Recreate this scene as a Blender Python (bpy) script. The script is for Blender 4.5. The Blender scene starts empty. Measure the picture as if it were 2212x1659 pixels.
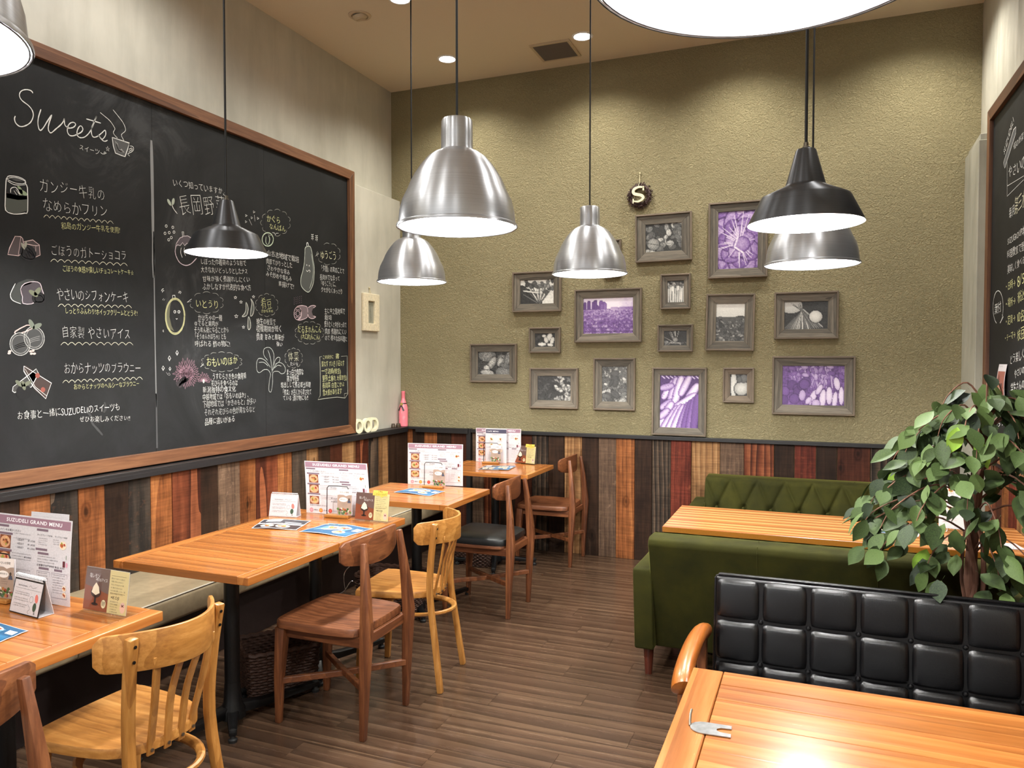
import bpy, bmesh, math, random
import numpy as np
from mathutils import Vector, Matrix
random.seed(7); rng = np.random.default_rng(7)
C = bpy.context.scene.collection
SC = bpy.context.scene
PI = math.pi
R = math.radians
# ---------------------------------------------------------------- camera
FPX, YAW, PITCH, EYE = 1635.0, R(21.8), R(-1.75), Vector((0, 0, 1.5))
FW = Vector((-math.sin(YAW)*math.cos(PITCH), math.cos(YAW)*math.cos(PITCH), math.sin(PITCH)))
RT = Vector((math.cos(YAW), math.sin(YAW), 0)); UP = RT.cross(FW)
cam = bpy.data.cameras.new('camera'); camo = bpy.data.objects.new('camera', cam); C.objects.link(camo)
cam.sensor_width = 36; cam.lens = FPX/2212*36; cam.clip_start = .02; cam.clip_end = 60
m = Matrix((RT, UP, -FW)).transposed().to_4x4(); m.translation = EYE; camo.matrix_world = m
SC.camera = camo
# ---------------------------------------------------------------- view, world
SC.view_settings.view_transform = 'Standard'; SC.view_settings.look = 'None'
SC.view_settings.exposure = 0.2; SC.view_settings.gamma = 1; SC.view_settings.use_curve_mapping = False
W = bpy.data.worlds.new('ambient_fill'); SC.world = W; W.use_nodes = True
W.node_tree.nodes['Background'].inputs[0].default_value = (1, .995, .97, 1)
W.node_tree.nodes['Background'].inputs[1].default_value = .9  # added ambient fill that enters through the room's open front
SC.cycles.max_bounces = 8; SC.cycles.diffuse_bounces = 5; SC.cycles.glossy_bounces = 4
SC.cycles.transmission_bounces = 6; SC.cycles.sample_clamp_indirect = 4; SC.cycles.caustics_reflective = False
SC.cycles.caustics_refractive = False
P_PEND, P_DOWN = 58.0, 74.0
COOL, WARM = (1, .99, .95), (1, .965, .875)
def lamp(name, kind, loc, power, color, parent=None, **k):
    l = bpy.data.lights.new(name, kind); l.energy = power; l.color = color
    for a, b in k.items(): setattr(l, a, b)
    o = bpy.data.objects.new(name, l); C.objects.link(o); o.location = loc
    if parent: o.parent = parent
    return o
# ---------------------------------------------------------------- helpers
def ray(px, py): return FW*FPX + RT*(px-1106) - UP*(py-829.5)
def onp(ax, c, px, py):
    d = ray(px, py); return EYE + d*((c-EYE[ax])/d[ax])
def lin(c): return tuple(((v/255)/12.92 if v/255 <= .04045 else ((v/255+.055)/1.055)**2.4) for v in c)
def S(*c): return lin(c)+(1,)
def props(o, label=None, cat=None, group=None, kind=None):
    if label: o['label'] = label
    if cat: o['category'] = cat
    if group: o['group'] = group
    if kind: o['kind'] = kind
    return o
def thing(name, label, cat, loc=(0, 0, 0), rz=0, group=None):
    o = bpy.data.objects.new(name, None); C.objects.link(o); o.empty_display_size = .1
    o.location = loc; o.rotation_euler = (0, 0, rz); return props(o, label, cat, group)
def link(name, me, mat=None, parent=None, loc=(0, 0, 0), rot=(0, 0, 0)):
    o = bpy.data.objects.new(name, me); C.objects.link(o)
    if mat is not None and len(me.materials) == 0: me.materials.append(mat)
    o.location = loc; o.rotation_euler = rot
    if parent: o.parent = parent
    return o
def copy_tree(o, parent=None):
    c = o.copy(); C.objects.link(c); c.parent = parent
    for ch in list(o.children): copy_tree(ch, c)
    return c
class MB:
    def __init__(s): s.v = []; s.f = []
    def add(s, vs, fs):
        n = len(s.v); s.v += [Vector(v) for v in vs]; s.f += [[i+n for i in f] for f in fs]; return s
    def box(s, x0, x1, y0, y1, z0, z1):
        return s.add([(x0,y0,z0),(x1,y0,z0),(x1,y1,z0),(x0,y1,z0),(x0,y0,z1),(x1,y0,z1),(x1,y1,z1),(x0,y1,z1)],
            [(0,3,2,1),(4,5,6,7),(0,1,5,4),(1,2,6,5),(2,3,7,6),(3,0,4,7)])
    def bar(s, pts, secs, up=(0, 0, 1)):
        """rectangular section swept along pts; secs = (w, h) per point; h along up"""
        P = [Vector(p) for p in pts]; n = len(P); rings = []
        for i, p in enumerate(P):
            t = (P[min(i+1, n-1)]-P[max(i-1, 0)]).normalized()
            u = Vector(up); sd = t.cross(u)
            if sd.length < 1e-4: sd = Vector((1, 0, 0))
            sd.normalize(); u2 = sd.cross(t).normalized()
            w, h = secs[i] if isinstance(secs, list) else secs
            rings.append([p-sd*w/2-u2*h/2, p+sd*w/2-u2*h/2, p+sd*w/2+u2*h/2, p-sd*w/2+u2*h/2])
        vs = [v for r in rings for v in r]; fs = [(3, 2, 1, 0), tuple(4*(n-1)+k for k in range(4))]
        for i in range(n-1):
            for k in range(4): fs.append((4*i+k, 4*i+(k+1) % 4, 4*i+4+(k+1) % 4, 4*i+4+k))
        return s.add(vs, fs)
    def tube(s, pts, rad, seg=8, caps=True, flat=1.0):
        P = [Vector(p) for p in pts]; n = len(P); rr = rad if isinstance(rad, (list, tuple)) else [rad]*n
        t0 = (P[1]-P[0]).normalized(); nrm = t0.orthogonal().normalized(); vs = []
        for i, p in enumerate(P):
            t = (P[min(i+1, n-1)]-P[max(i-1, 0)]).normalized()
            nrm = (nrm-t*nrm.dot(t)).normalized(); b = t.cross(nrm)
            for k in range(seg):
                a = 2*PI*k/seg; vs.append(p+(nrm*math.cos(a)+b*math.sin(a)*flat)*rr[i])
        fs = []
        for i in range(n-1):
            for k in range(seg): fs.append((i*seg+k, i*seg+(k+1) % seg, (i+1)*seg+(k+1) % seg, (i+1)*seg+k))
        if caps: fs += [tuple(range(seg))[::-1], tuple((n-1)*seg+k for k in range(seg))]
        return s.add(vs, fs)
    def lathe(s, prof, seg=32, c=(0, 0, 0), close=False):
        vs = []; fs = []; n = len(prof)
        for r, z in prof:
            for k in range(seg):
                a = 2*PI*k/seg; vs.append((c[0]+r*math.cos(a), c[1]+r*math.sin(a), c[2]+z))
        for i in range(n-1):
            for k in range(seg): fs.append((i*seg+k, i*seg+(k+1) % seg, (i+1)*seg+(k+1) % seg, (i+1)*seg+k))
        if close: fs += [tuple(range(seg))[::-1], tuple((n-1)*seg+k for k in range(seg))]
        return s.add(vs, fs)
    def prism(s, poly, z0, z1, axis=2):
        n = len(poly); f = {2: lambda a, b, z: (a, b, z), 0: lambda a, b, z: (z, a, b), 1: lambda a, b, z: (a, z, b)}[axis]
        vs = [f(a, b, z0) for a, b in poly]+[f(a, b, z1) for a, b in poly]
        fs = [tuple(range(n))[::-1], tuple(range(n, 2*n))]+[(k, (k+1) % n, n+(k+1) % n, n+k) for k in range(n)]
        return s.add(vs, fs)
    def grid(s, nu, nv, fn):
        vs = [fn(i/nu, j/nv) for j in range(nv+1) for i in range(nu+1)]
        return s.add(vs, [(j*(nu+1)+i, j*(nu+1)+i+1, (j+1)*(nu+1)+i+1, (j+1)*(nu+1)+i) for j in range(nv) for i in range(nu)])
    def mesh(s, name, bevel=0, smooth=False, segs=2, sub=0):
        me = bpy.data.meshes.new(name); me.from_pydata([tuple(v) for v in s.v], [], s.f)
        bm = bmesh.new(); bm.from_mesh(me); bmesh.ops.recalc_face_normals(bm, faces=bm.faces)
        if bevel:
            bmesh.ops.bevel(bm, geom=[e for e in bm.edges if e.is_manifold and e.calc_face_angle(0) > .5], offset=bevel,
                            segments=segs, affect='EDGES', profile=.5, clamp_overlap=True)
        bm.to_mesh(me); bm.free()
        if smooth:
            me.polygons.foreach_set('use_smooth', [True]*len(me.polygons))
            if smooth != 'all': me.set_sharp_from_angle(angle=R(38))
        return me
    def build(s, name, mat, parent=None, bevel=0, smooth=False, loc=(0, 0, 0), rot=(0, 0, 0), segs=2):
        return link(name, s.mesh(name, bevel, smooth, segs), mat, parent, loc, rot)
def catmull(pts, k=5, closed=False):
    P = [np.array(p, float) for p in pts]; n = len(P); out = []
    rngi = range(n if closed else n-1)
    for i in rngi:
        g = (lambda j: P[j % n]) if closed else (lambda j: P[max(0, min(n-1, j))])
        a, b, c, d = g(i-1), g(i), g(i+1), g(i+2)
        for t in np.arange(0, 1, 1/k):
            out.append(.5*(2*b+(c-a)*t+(2*a-5*b+4*c-d)*t*t+(3*b-a-3*c+d)*t**3))
    out.append(P[0] if closed else P[-1]); return out
# ---------------------------------------------------------------- materials
def newmat(name):
    mt = bpy.data.materials.new(name); mt.use_nodes = True; nt = mt.node_tree
    return mt, nt, nt.nodes['Principled BSDF']
def N(nt, typ, **k):
    n = nt.nodes.new(typ)
    for a, b in k.items():
        if a.startswith('_'): setattr(n, a[1:], b)
        else: n.inputs[a.replace('~', ' ')].default_value = b
    return n
def ramp(nt, fac, stops):
    r = nt.nodes.new('ShaderNodeValToRGB'); e = r.color_ramp.elements
    while len(e) < len(stops): e.new(.5)
    for i, (p, c) in enumerate(stops): e[i].position = p; e[i].color = c if len(c) == 4 else tuple(c)+(1,)
    nt.links.new(fac, r.inputs[0]); return r.outputs[0]
def mixc(nt, fac, a, b, mode='MIX'):
    n = nt.nodes.new('ShaderNodeMix'); n.data_type = 'RGBA'; n.blend_type = mode
    for v, i in ((fac, 0), (a, 6), (b, 7)):
        if hasattr(v, 'links'): nt.links.new(v, n.inputs[i])
        else: n.inputs[i].default_value = v
    return n.outputs[2]
def mth(nt, op, a, b=None):
    n = nt.nodes.new('ShaderNodeMath'); n.operation = op
    for i, v in enumerate((a, b)):
        if v is None: continue
        if hasattr(v, 'links'): nt.links.new(v, n.inputs[i])
        else: n.inputs[i].default_value = v
    return n.outputs[0]
def bump(nt, bs, h, strength, dist=.002):
    b = N(nt, 'ShaderNodeBump', Strength=strength, Distance=dist); nt.links.new(h, b.inputs['Height'])
    nt.links.new(b.outputs[0], bs.inputs['Normal'])
def plain(name, col, rough=.5, metal=0, bumps=0, bscale=200, var=.08, **k):
    mt, nt, bs = newmat(name); tc = nt.nodes.new('ShaderNodeTexCoord')
    n = N(nt, 'ShaderNodeTexNoise', Scale=bscale, Detail=4); nt.links.new(tc.outputs['Object'], n.inputs[0])
    c = S(*col); d = tuple(v*(1-var) for v in c[:3])+(1,); l = tuple(min(1, v*(1+var)) for v in c[:3])+(1,)
    nt.links.new(ramp(nt, n.outputs[0], [(.3, d), (.7, l)]), bs.inputs['Base Color'])
    bs.inputs['Roughness'].default_value = rough; bs.inputs['Metallic'].default_value = metal
    for a, b in k.items(): bs.inputs[a.replace('_', ' ')].default_value = b
    if bumps: bump(nt, bs, n.outputs[0], bumps)
    return mt
_w = {}
def wood(key, dark, mid, light, axis='X', rough=.4, freq=1.0, stretch=14, bmp=.25, wave=.35, spec=.5, var=.25, worn=None, coat=0, rustic=False):
    k = (key, axis)
    if k in _w: return _w[k]
    mt, nt, bs = newmat(key+'_'+axis.lower()); L = nt.links.new
    tc = nt.nodes.new('ShaderNodeTexCoord'); oi = nt.nodes.new('ShaderNodeObjectInfo')
    sp = nt.nodes.new('ShaderNodeSeparateXYZ'); L(tc.outputs['Object'], sp.inputs[0])
    a = {'X': (1, 2, 0), 'Y': (0, 2, 1), 'Z': (0, 1, 2)}[axis]
    cb = nt.nodes.new('ShaderNodeCombineXYZ')
    r1 = mth(nt, 'MULTIPLY', oi.outputs['Random'], 37.0); r2 = mth(nt, 'MULTIPLY', oi.outputs['Random'], 91.0)
    L(mth(nt, 'ADD', sp.outputs[a[0]], r1), cb.inputs[0]); L(mth(nt, 'ADD', sp.outputs[a[1]], r2), cb.inputs[1])
    L(mth(nt, 'ADD', mth(nt, 'MULTIPLY', sp.outputs[a[2]], 1/stretch), r1), cb.inputs[2])
    n1 = N(nt, 'ShaderNodeTexNoise', Scale=95*freq, Detail=7, Roughness=.62, Distortion=.25); L(cb.outputs[0], n1.inputs[0])
    n2 = N(nt, 'ShaderNodeTexNoise', Scale=14*freq, Detail=3, Roughness=.5, Distortion=.6); L(cb.outputs[0], n2.inputs[0])
    wv = N(nt, 'ShaderNodeTexWave', Scale=9*freq, Distortion=9, Detail=2); wv.inputs['Detail Scale'].default_value = .9
    wv.wave_type = 'BANDS'; wv.bands_direction = 'X'; wv.wave_profile = 'SAW'; L(cb.outputs[0], wv.inputs[0])
    f = mth(nt, 'ADD', mth(nt, 'MULTIPLY', n1.outputs[0], .62-wave*.3), mth(nt, 'MULTIPLY', n2.outputs[0], .38-wave*.2))
    f = mth(nt, 'ADD', f, mth(nt, 'MULTIPLY', wv.outputs[0], wave*.5))
    col = ramp(nt, f, [(.30, S(*dark)), (.5, S(*mid)), (.70, S(*light))])
    if worn:
        n3 = N(nt, 'ShaderNodeTexNoise', Scale=22, Detail=6, Roughness=.7); L(tc.outputs['Object'], n3.inputs[0])
        col = mixc(nt, ramp(nt, n3.outputs[0], [(.56, (0, 0, 0, 1)), (.72, (.75, .75, .75, 1))]), col, S(*worn))
    if rustic:
        cm = nt.nodes.new('ShaderNodeCombineXYZ'); L(mth(nt, 'ADD', sp.outputs[a[0]], r1), cm.inputs[0]); L(mth(nt, 'ADD', sp.outputs[a[1]], r2), cm.inputs[1]); L(mth(nt, 'ADD', mth(nt, 'MULTIPLY', sp.outputs[a[2]], .55), r2), cm.inputs[2])
        vo = N(nt, 'ShaderNodeTexVoronoi', Scale=5.2, Randomness=1.0); L(cm.outputs[0], vo.inputs['Vector'])
        col = mixc(nt, 1.0, col, ramp(nt, vo.outputs['Distance'], [(.04, (.22, .2, .18, 1)), (.085, (.75, .72, .7, 1)), (.12, (.55, .5, .46, 1)), (.17, (1, 1, 1, 1))]), 'MULTIPLY')
        cs = nt.nodes.new('ShaderNodeCombineXYZ'); L(mth(nt, 'MULTIPLY', sp.outputs[a[0]], .06), cs.inputs[0]); L(mth(nt, 'ADD', mth(nt, 'MULTIPLY', sp.outputs[a[1]], .06), r1), cs.inputs[1]); L(mth(nt, 'ADD', sp.outputs[a[2]], r2), cs.inputs[2])
        n4 = N(nt, 'ShaderNodeTexNoise', Scale=75, Detail=4, Roughness=.7); L(cs.outputs[0], n4.inputs[0])
        col = mixc(nt, .8, col, ramp(nt, n4.outputs[0], [(.32, (.62, .6, .58, 1)), (.55, (1, 1, 1, 1)), (.72, (1.25, 1.22, 1.18, 1))]), 'MULTIPLY')
        n5 = N(nt, 'ShaderNodeTexNoise', Scale=6, Detail=4, Roughness=.6); L(cm.outputs[0], n5.inputs[0])
        col = mixc(nt, .9, col, ramp(nt, n5.outputs[0], [(.34, (.55, .52, .5, 1)), (.6, (1.12, 1.1, 1.08, 1))]), 'MULTIPLY')
    hs = nt.nodes.new('ShaderNodeHueSaturation'); L(col, hs.inputs['Color'])
    L(mth(nt, 'ADD', mth(nt, 'MULTIPLY', oi.outputs['Random'], var), 1-var/2), hs.inputs['Value'])
    L(hs.outputs[0], bs.inputs['Base Color'])
    L(mth(nt, 'ADD', mth(nt, 'MULTIPLY', n1.outputs[0], .18), rough-.09), bs.inputs['Roughness'])
    bs.inputs['Specular IOR Level'].default_value = .16 if rustic else spec; bs.inputs['Coat Weight'].default_value = coat; bs.inputs['Coat Roughness'].default_value = .13
    if bmp: bump(nt, bs, f, bmp, .003)
    _w[k] = mt; return mt
def w_table(a): return wood('varnished_orange_wood', (136, 78, 34), (166, 101, 46), (190, 125, 64), a, .24, .55, 18, .03, .45, .5, .2, coat=.4)
def w_brown(a): return wood('brown_chair_wood', (66, 35, 18), (104, 59, 33), (138, 86, 50), a, .42, 1, 12, .12, .3, .5, .12)
def w_honey(a): return wood('honey_chair_wood', (128, 80, 34), (166, 112, 52), (198, 144, 78), a, .36, .9, 12, .06, .25, .5, .08, worn=(150, 96, 40))
def w_frame(a): return wood('stained_board_frame_wood', (70, 43, 28), (104, 67, 43), (134, 92, 61), a, .5, .8, 14, .15, .35)
PL = {
 'dark': lambda a: wood('dark_brown_plank', (28, 18, 12), (43, 29, 20), (60, 42, 30), a, .55, 1, 14, .3, .2, rustic=True),
 'mahog': lambda a: wood('mahogany_plank', (48, 24, 16), (68, 36, 24), (90, 50, 34), a, .5, 1, 14, .3, .3, rustic=True),
 'orange': lambda a: wood('orange_plank', (88, 50, 28), (132, 80, 45), (164, 108, 64), a, .5, .9, 13, .4, .4, worn=(120, 68, 36), rustic=True),
 'redgrain': lambda a: wood('red_grained_plank', (66, 32, 22), (116, 62, 40), (148, 88, 58), a, .5, .8, 12, .5, 1.0, rustic=True),
 'grey': lambda a: wood('weathered_grey_plank', (30, 26, 23), (58, 49, 41), (92, 76, 62), a, .7, .9, 12, .9, .9, worn=(92, 62, 42), rustic=True),
 'tan': lambda a: wood('tan_plank', (100, 70, 44), (140, 102, 66), (168, 130, 90), a, .6, .9, 14, .45, .6, rustic=True),
 'taupe': lambda a: wood('taupe_plank', (68, 53, 43), (94, 74, 59), (120, 98, 79), a, .65, 1, 12, .4, .3, worn=(142, 118, 96), rustic=True),
 'red': lambda a: wood('worn_red_plank', (58, 24, 18), (92, 40, 29), (118, 58, 42), a, .55, 1, 12, .5, .35, worn=(132, 78, 52), rustic=True),
}
def barn(a): return wood('grey_barn_wood', (62, 58, 51), (98, 91, 80), (128, 119, 105), a, .7, 1.2, 12, .6, .4, var=.3)
def barnlip(a): return wood('brown_barn_wood_lip', (80, 70, 58), (108, 95, 80), (132, 117, 100), a, .7, 1.2, 12, .4, .2)
def ink_material(name, rough=.6, coat=0):
    mt, nt, bs = newmat(name); at = nt.nodes.new('ShaderNodeAttribute'); at.attribute_name = 'ink'
    nt.links.new(at.outputs['Color'], bs.inputs['Base Color']); bs.inputs['Roughness'].default_value = rough
    bs.inputs['Coat Weight'].default_value = coat; bs.inputs['Coat Roughness'].default_value = .1
    return mt
INK = ink_material('printed_ink', .45); CHALK = ink_material('chalk', .95); PHOTO = ink_material('photo_print', .5)
M = dict(
 black=plain('black_painted_trim', (26, 25, 26), .45), iron=plain('black_cast_iron', (9, 9, 10), .38, .3, .1, 300),
 white=plain('white_enamel', (235, 236, 240), .4), cream=plain('cream_paint', (228, 222, 190), .5),
 paper=plain('white_paper', (208, 203, 206), .5), cord=plain('black_cord', (12, 12, 13), .5),
 rubber=plain('black_rubber', (20, 20, 20), .6), brass=plain('aged_steel', (120, 112, 100), .35, .9),
 chrome=plain('chrome', (200, 200, 205), .15, 1), zinc=plain('zinc_plate', (168, 170, 172), .28, .85, .15, 60, .2),
 leather=plain('black_leather', (13, 13, 15), .24, 0, .25, 420, .15), darkbase=plain('dark_red_base_panel', (26, 14, 12), .5),
 seatblk=plain('black_vinyl', (16, 18, 19), .36, 0, .1, 500), bench=plain('olive_beige_vinyl', (156, 140, 112), .38, 0, .12, 30, .12),
 piping=plain('light_piping', (205, 200, 185), .4), armwood=wood('amber_arm_wood', (120, 62, 18), (154, 86, 30), (178, 108, 46), 'Y', .32, .7, 18, .02, .2, coat=.3),
 legdark=wood('dark_turned_wood', (52, 22, 14), (78, 34, 22), (98, 46, 30), 'Z', .3, 1, 14, .03, .2),
 pot=plain('black_plastic_pot', (30, 28, 28), .5), soil=plain('soil', (50, 38, 28), .9), bark=wood('ficus_bark', (78, 48, 34), (112, 74, 56), (138, 98, 78), 'Z', .8, 1, 8, .6, .3),
 pink=plain('pink_bottle', (238, 128, 140), .35, 0, 0, 40, .06), gold=plain('gold_foil', (212, 190, 110), .3, .8), ribbon=plain('black_ribbon', (16, 16, 18), .35),
 jar=plain('dark_jar_glass', (70, 56, 44), .2), wreath=plain('pine_cone_scales', (66, 46, 42), .7, 0, 0, 90, .5), string=plain('cream_string', (206, 196, 160), .7),
 clay=plain('carved_cream_clay', (226, 214, 184), .7, 0, .9, 60, .12), laminate=wood('striped_laminate', (146, 88, 40), (184, 120, 62), (212, 152, 92), 'X', .3, .45, 60, .0, 1.2, coat=.3, var=0),
 laminate_edge=plain('laminate_edge', (150, 96, 30), .35), plate=plain('ivory_ceiling_plastic', (196, 178, 150), .5),
 grille=plain('grey_grille', (92, 84, 76), .5), darkcav=plain('dark_cavity', (20, 18, 16), .9),
)
def wicker():
    mt = plain('brown_wicker', (58, 36, 26), .6, 0, .2, 160, .35, Specular_IOR_Level=.3); return mt
M['wicker'] = wicker()
def velvet():
    mt, nt, bs = newmat('green_velvet'); tc = nt.nodes.new('ShaderNodeTexCoord'); L = nt.links.new
    n = N(nt, 'ShaderNodeTexNoise', Scale=7, Detail=5, Roughness=.6); L(tc.outputs['Object'], n.inputs[0])
    L(ramp(nt, n.outputs[0], [(.3, S(33, 33, 8)), (.7, S(50, 49, 13))]), bs.inputs['Base Color'])
    bs.inputs['Roughness'].default_value = .9; bs.inputs['Sheen Weight'].default_value = .6; bs.inputs['Sheen Roughness'].default_value = .22
    bs.inputs['Sheen Tint'].default_value = S(176, 176, 88); bs.inputs['Specular IOR Level'].default_value = .15
    return mt
M['velvet'] = velvet()
def brushed(name, col, rough, aniso=.85, metal=1):
    mt, nt, bs = newmat(name); L = nt.links.new; tc = nt.nodes.new('ShaderNodeTexCoord')
    mp = N(nt, 'ShaderNodeMapping', Scale=(2, 2, 400)); L(tc.outputs['Object'], mp.inputs[0])
    n = N(nt, 'ShaderNodeTexNoise', Scale=1.5, Detail=3); L(mp.outputs[0], n.inputs[0])
    c = S(*col); L(ramp(nt, n.outputs[0], [(.3, tuple(v*.86 for v in c[:3])), (.7, c)]), bs.inputs['Base Color'])
    bs.inputs['Metallic'].default_value = metal; bs.inputs['Roughness'].default_value = rough; bs.inputs['Anisotropic'].default_value = aniso; bs.inputs['Anisotropic Rotation'].default_value = .25
    tg = nt.nodes.new('ShaderNodeTangent'); tg.direction_type = 'RADIAL'; tg.axis = 'Z'; L(tg.outputs[0], bs.inputs['Tangent'])
    return mt
M['alu'] = brushed('brushed_aluminium', (204, 206, 210), .38, .8, .78); M['gun'] = brushed('brushed_black_steel', (88, 89, 92), .42, .8, .75)
def emit(name, col, s):
    mt, nt, bs = newmat(name); bs.inputs['Emission Color'].default_value = tuple(col)+(1,); bs.inputs['Emission Strength'].default_value = s
    return mt
M['bulb'] = emit('lit_bulb', (1, .97, .93), 14); M['down'] = emit('lit_downlight', (1, .95, .9), 16)
def acrylic():
    mt, nt, bs = newmat('clear_acrylic'); L = nt.links.new; nt.nodes.remove(bs)
    tr = nt.nodes.new('ShaderNodeBsdfTransparent'); tr.inputs[0].default_value = (.96, .975, .98, 1); gl = nt.nodes.new('ShaderNodeBsdfGlossy'); gl.inputs['Roughness'].default_value = .03
    lw = nt.nodes.new('ShaderNodeLayerWeight'); fr_ = mth(nt, 'ADD', mth(nt, 'MULTIPLY', mth(nt, 'POWER', lw.outputs['Facing'], 4.0), .5), .03); mx = nt.nodes.new('ShaderNodeMixShader'); L(fr_, mx.inputs[0]); L(tr.outputs[0], mx.inputs[1]); L(gl.outputs[0], mx.inputs[2])
    L(mx.outputs[0], nt.nodes['Material Output'].inputs[0]); return mt
M['acrylic'] = acrylic()
def stucco():
    mt, nt, bs = newmat('olive_stucco'); L = nt.links.new; tc = nt.nodes.new('ShaderNodeTexCoord')
    n1 = N(nt, 'ShaderNodeTexNoise', Scale=52, Detail=6, Roughness=.62, Distortion=1.3); L(tc.outputs['Object'], n1.inputs[0])
    n2 = N(nt, 'ShaderNodeTexNoise', Scale=130, Detail=3, Roughness=.6); L(tc.outputs['Object'], n2.inputs[0])
    n3 = N(nt, 'ShaderNodeTexNoise', Scale=1.3, Detail=3); L(tc.outputs['Object'], n3.inputs[0])
    rd = ramp(nt, n1.outputs[0], [(.35, (0, 0, 0, 1)), (.62, (1, 1, 1, 1))])
    h = mth(nt, 'ADD', mth(nt, 'MULTIPLY', rd, .8), mth(nt, 'MULTIPLY', n2.outputs[0], .25))
    L(ramp(nt, mth(nt, 'ADD', mth(nt, 'MULTIPLY', n3.outputs[0], .6), mth(nt, 'MULTIPLY', n2.outputs[0], .4)), [(.35, S(140, 130, 96)), (.65, S(157, 146, 110))]), bs.inputs['Base Color'])
    bs.inputs['Roughness'].default_value = .75; bump(nt, bs, h, .85, .009); return mt
def plaster(name, c1, c2, rough):
    mt, nt, bs = newmat(name); L = nt.links.new; tc = nt.nodes.new('ShaderNodeTexCoord')
    mp = N(nt, 'ShaderNodeMapping', Scale=(1, 1, .18)); L(tc.outputs['Object'], mp.inputs[0])
    n1 = N(nt, 'ShaderNodeTexNoise', Scale=9, Detail=6, Roughness=.62, Distortion=.4); L(mp.outputs[0], n1.inputs[0])
    n2 = N(nt, 'ShaderNodeTexNoise', Scale=2.2, Detail=4, Roughness=.6); L(tc.outputs['Object'], n2.inputs[0])
    f = mth(nt, 'ADD', mth(nt, 'MULTIPLY', n1.outputs[0], .5), mth(nt, 'MULTIPLY', n2.outputs[0], .5))
    L(ramp(nt, f, [(.38, S(*c1)), (.62, S(*c2))]), bs.inputs['Base Color'])
    L(ramp(nt, n1.outputs[0], [(.35, (rough-.14,)*3), (.65, (rough+.14,)*3)]), bs.inputs['Roughness'])
    bump(nt, bs, n1.outputs[0], .25, .004); return mt
M['stucco'] = stucco(); M['plaster'] = plaster('grey_trowelled_plaster', (180, 177, 164), (200, 196, 182), .42)
M['concrete'] = plaster('grey_concrete', (150, 148, 134), (176, 173, 158), .6)
M['ceiling'] = plain('cream_ceiling_paint', (222, 208, 184), .8, 0, .03, 200, .03)
def slate():
    mt, nt, bs = newmat('chalkboard_slate'); L = nt.links.new; tc = nt.nodes.new('ShaderNodeTexCoord')
    n1 = N(nt, 'ShaderNodeTexNoise', Scale=2.4, Detail=6, Roughness=.68, Distortion=1.2); L(tc.outputs['Object'], n1.inputs[0])
    n2 = N(nt, 'ShaderNodeTexNoise', Scale=1.1, Detail=2); L(tc.outputs['Object'], n2.inputs[0])
    f = mth(nt, 'MULTIPLY', n1.outputs[0], n2.outputs[0])
    L(ramp(nt, f, [(.18, S(24, 25, 26)), (.34, S(36, 37, 38)), (.47, S(64, 65, 66))]), bs.inputs['Base Color'])
    bs.inputs['Roughness'].default_value = .6; bs.inputs['Specular IOR Level'].default_value = .25; return mt
M['slate'] = slate()
def floormat():
    return wood('dark_vinyl_floor_plank', (50, 36, 26), (72, 53, 40), (95, 74, 56), 'X', .25, .5, 22, .02, .5, .5, .18)
# ---------------------------------------------------------------- lettering and prints
_gl = {}
def glyph(ch, off=0.0, bold=False):
    k = (ch, off)
    if k in _gl: return _gl[k]
    cu = bpy.data.curves.new('g', 'FONT'); cu.body = ch; cu.size = 1; cu.resolution_u = 2; cu.offset = off; cu.fill_mode = 'FRONT'
    o = bpy.data.objects.new('g', cu); C.objects.link(o)
    dg = bpy.context.evaluated_depsgraph_get(); me = bpy.data.meshes.new_from_object(o.evaluated_get(dg))
    v = np.array([x.co[:2] for x in me.vertices]) if len(me.vertices) else np.zeros((0, 2)); f = [tuple(p.vertices) for p in me.polygons]
    adv = (v[:, 0].max()+.07) if len(v) else .35
    if ord(ch) > 0x2E00: adv = 1.0
    if ch in ' ': adv = .35
    if ch == '　': adv = .8
    bpy.data.objects.remove(o); bpy.data.curves.remove(cu); bpy.data.meshes.remove(me)
    _gl[k] = (v, f, adv); return _gl[k]
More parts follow.
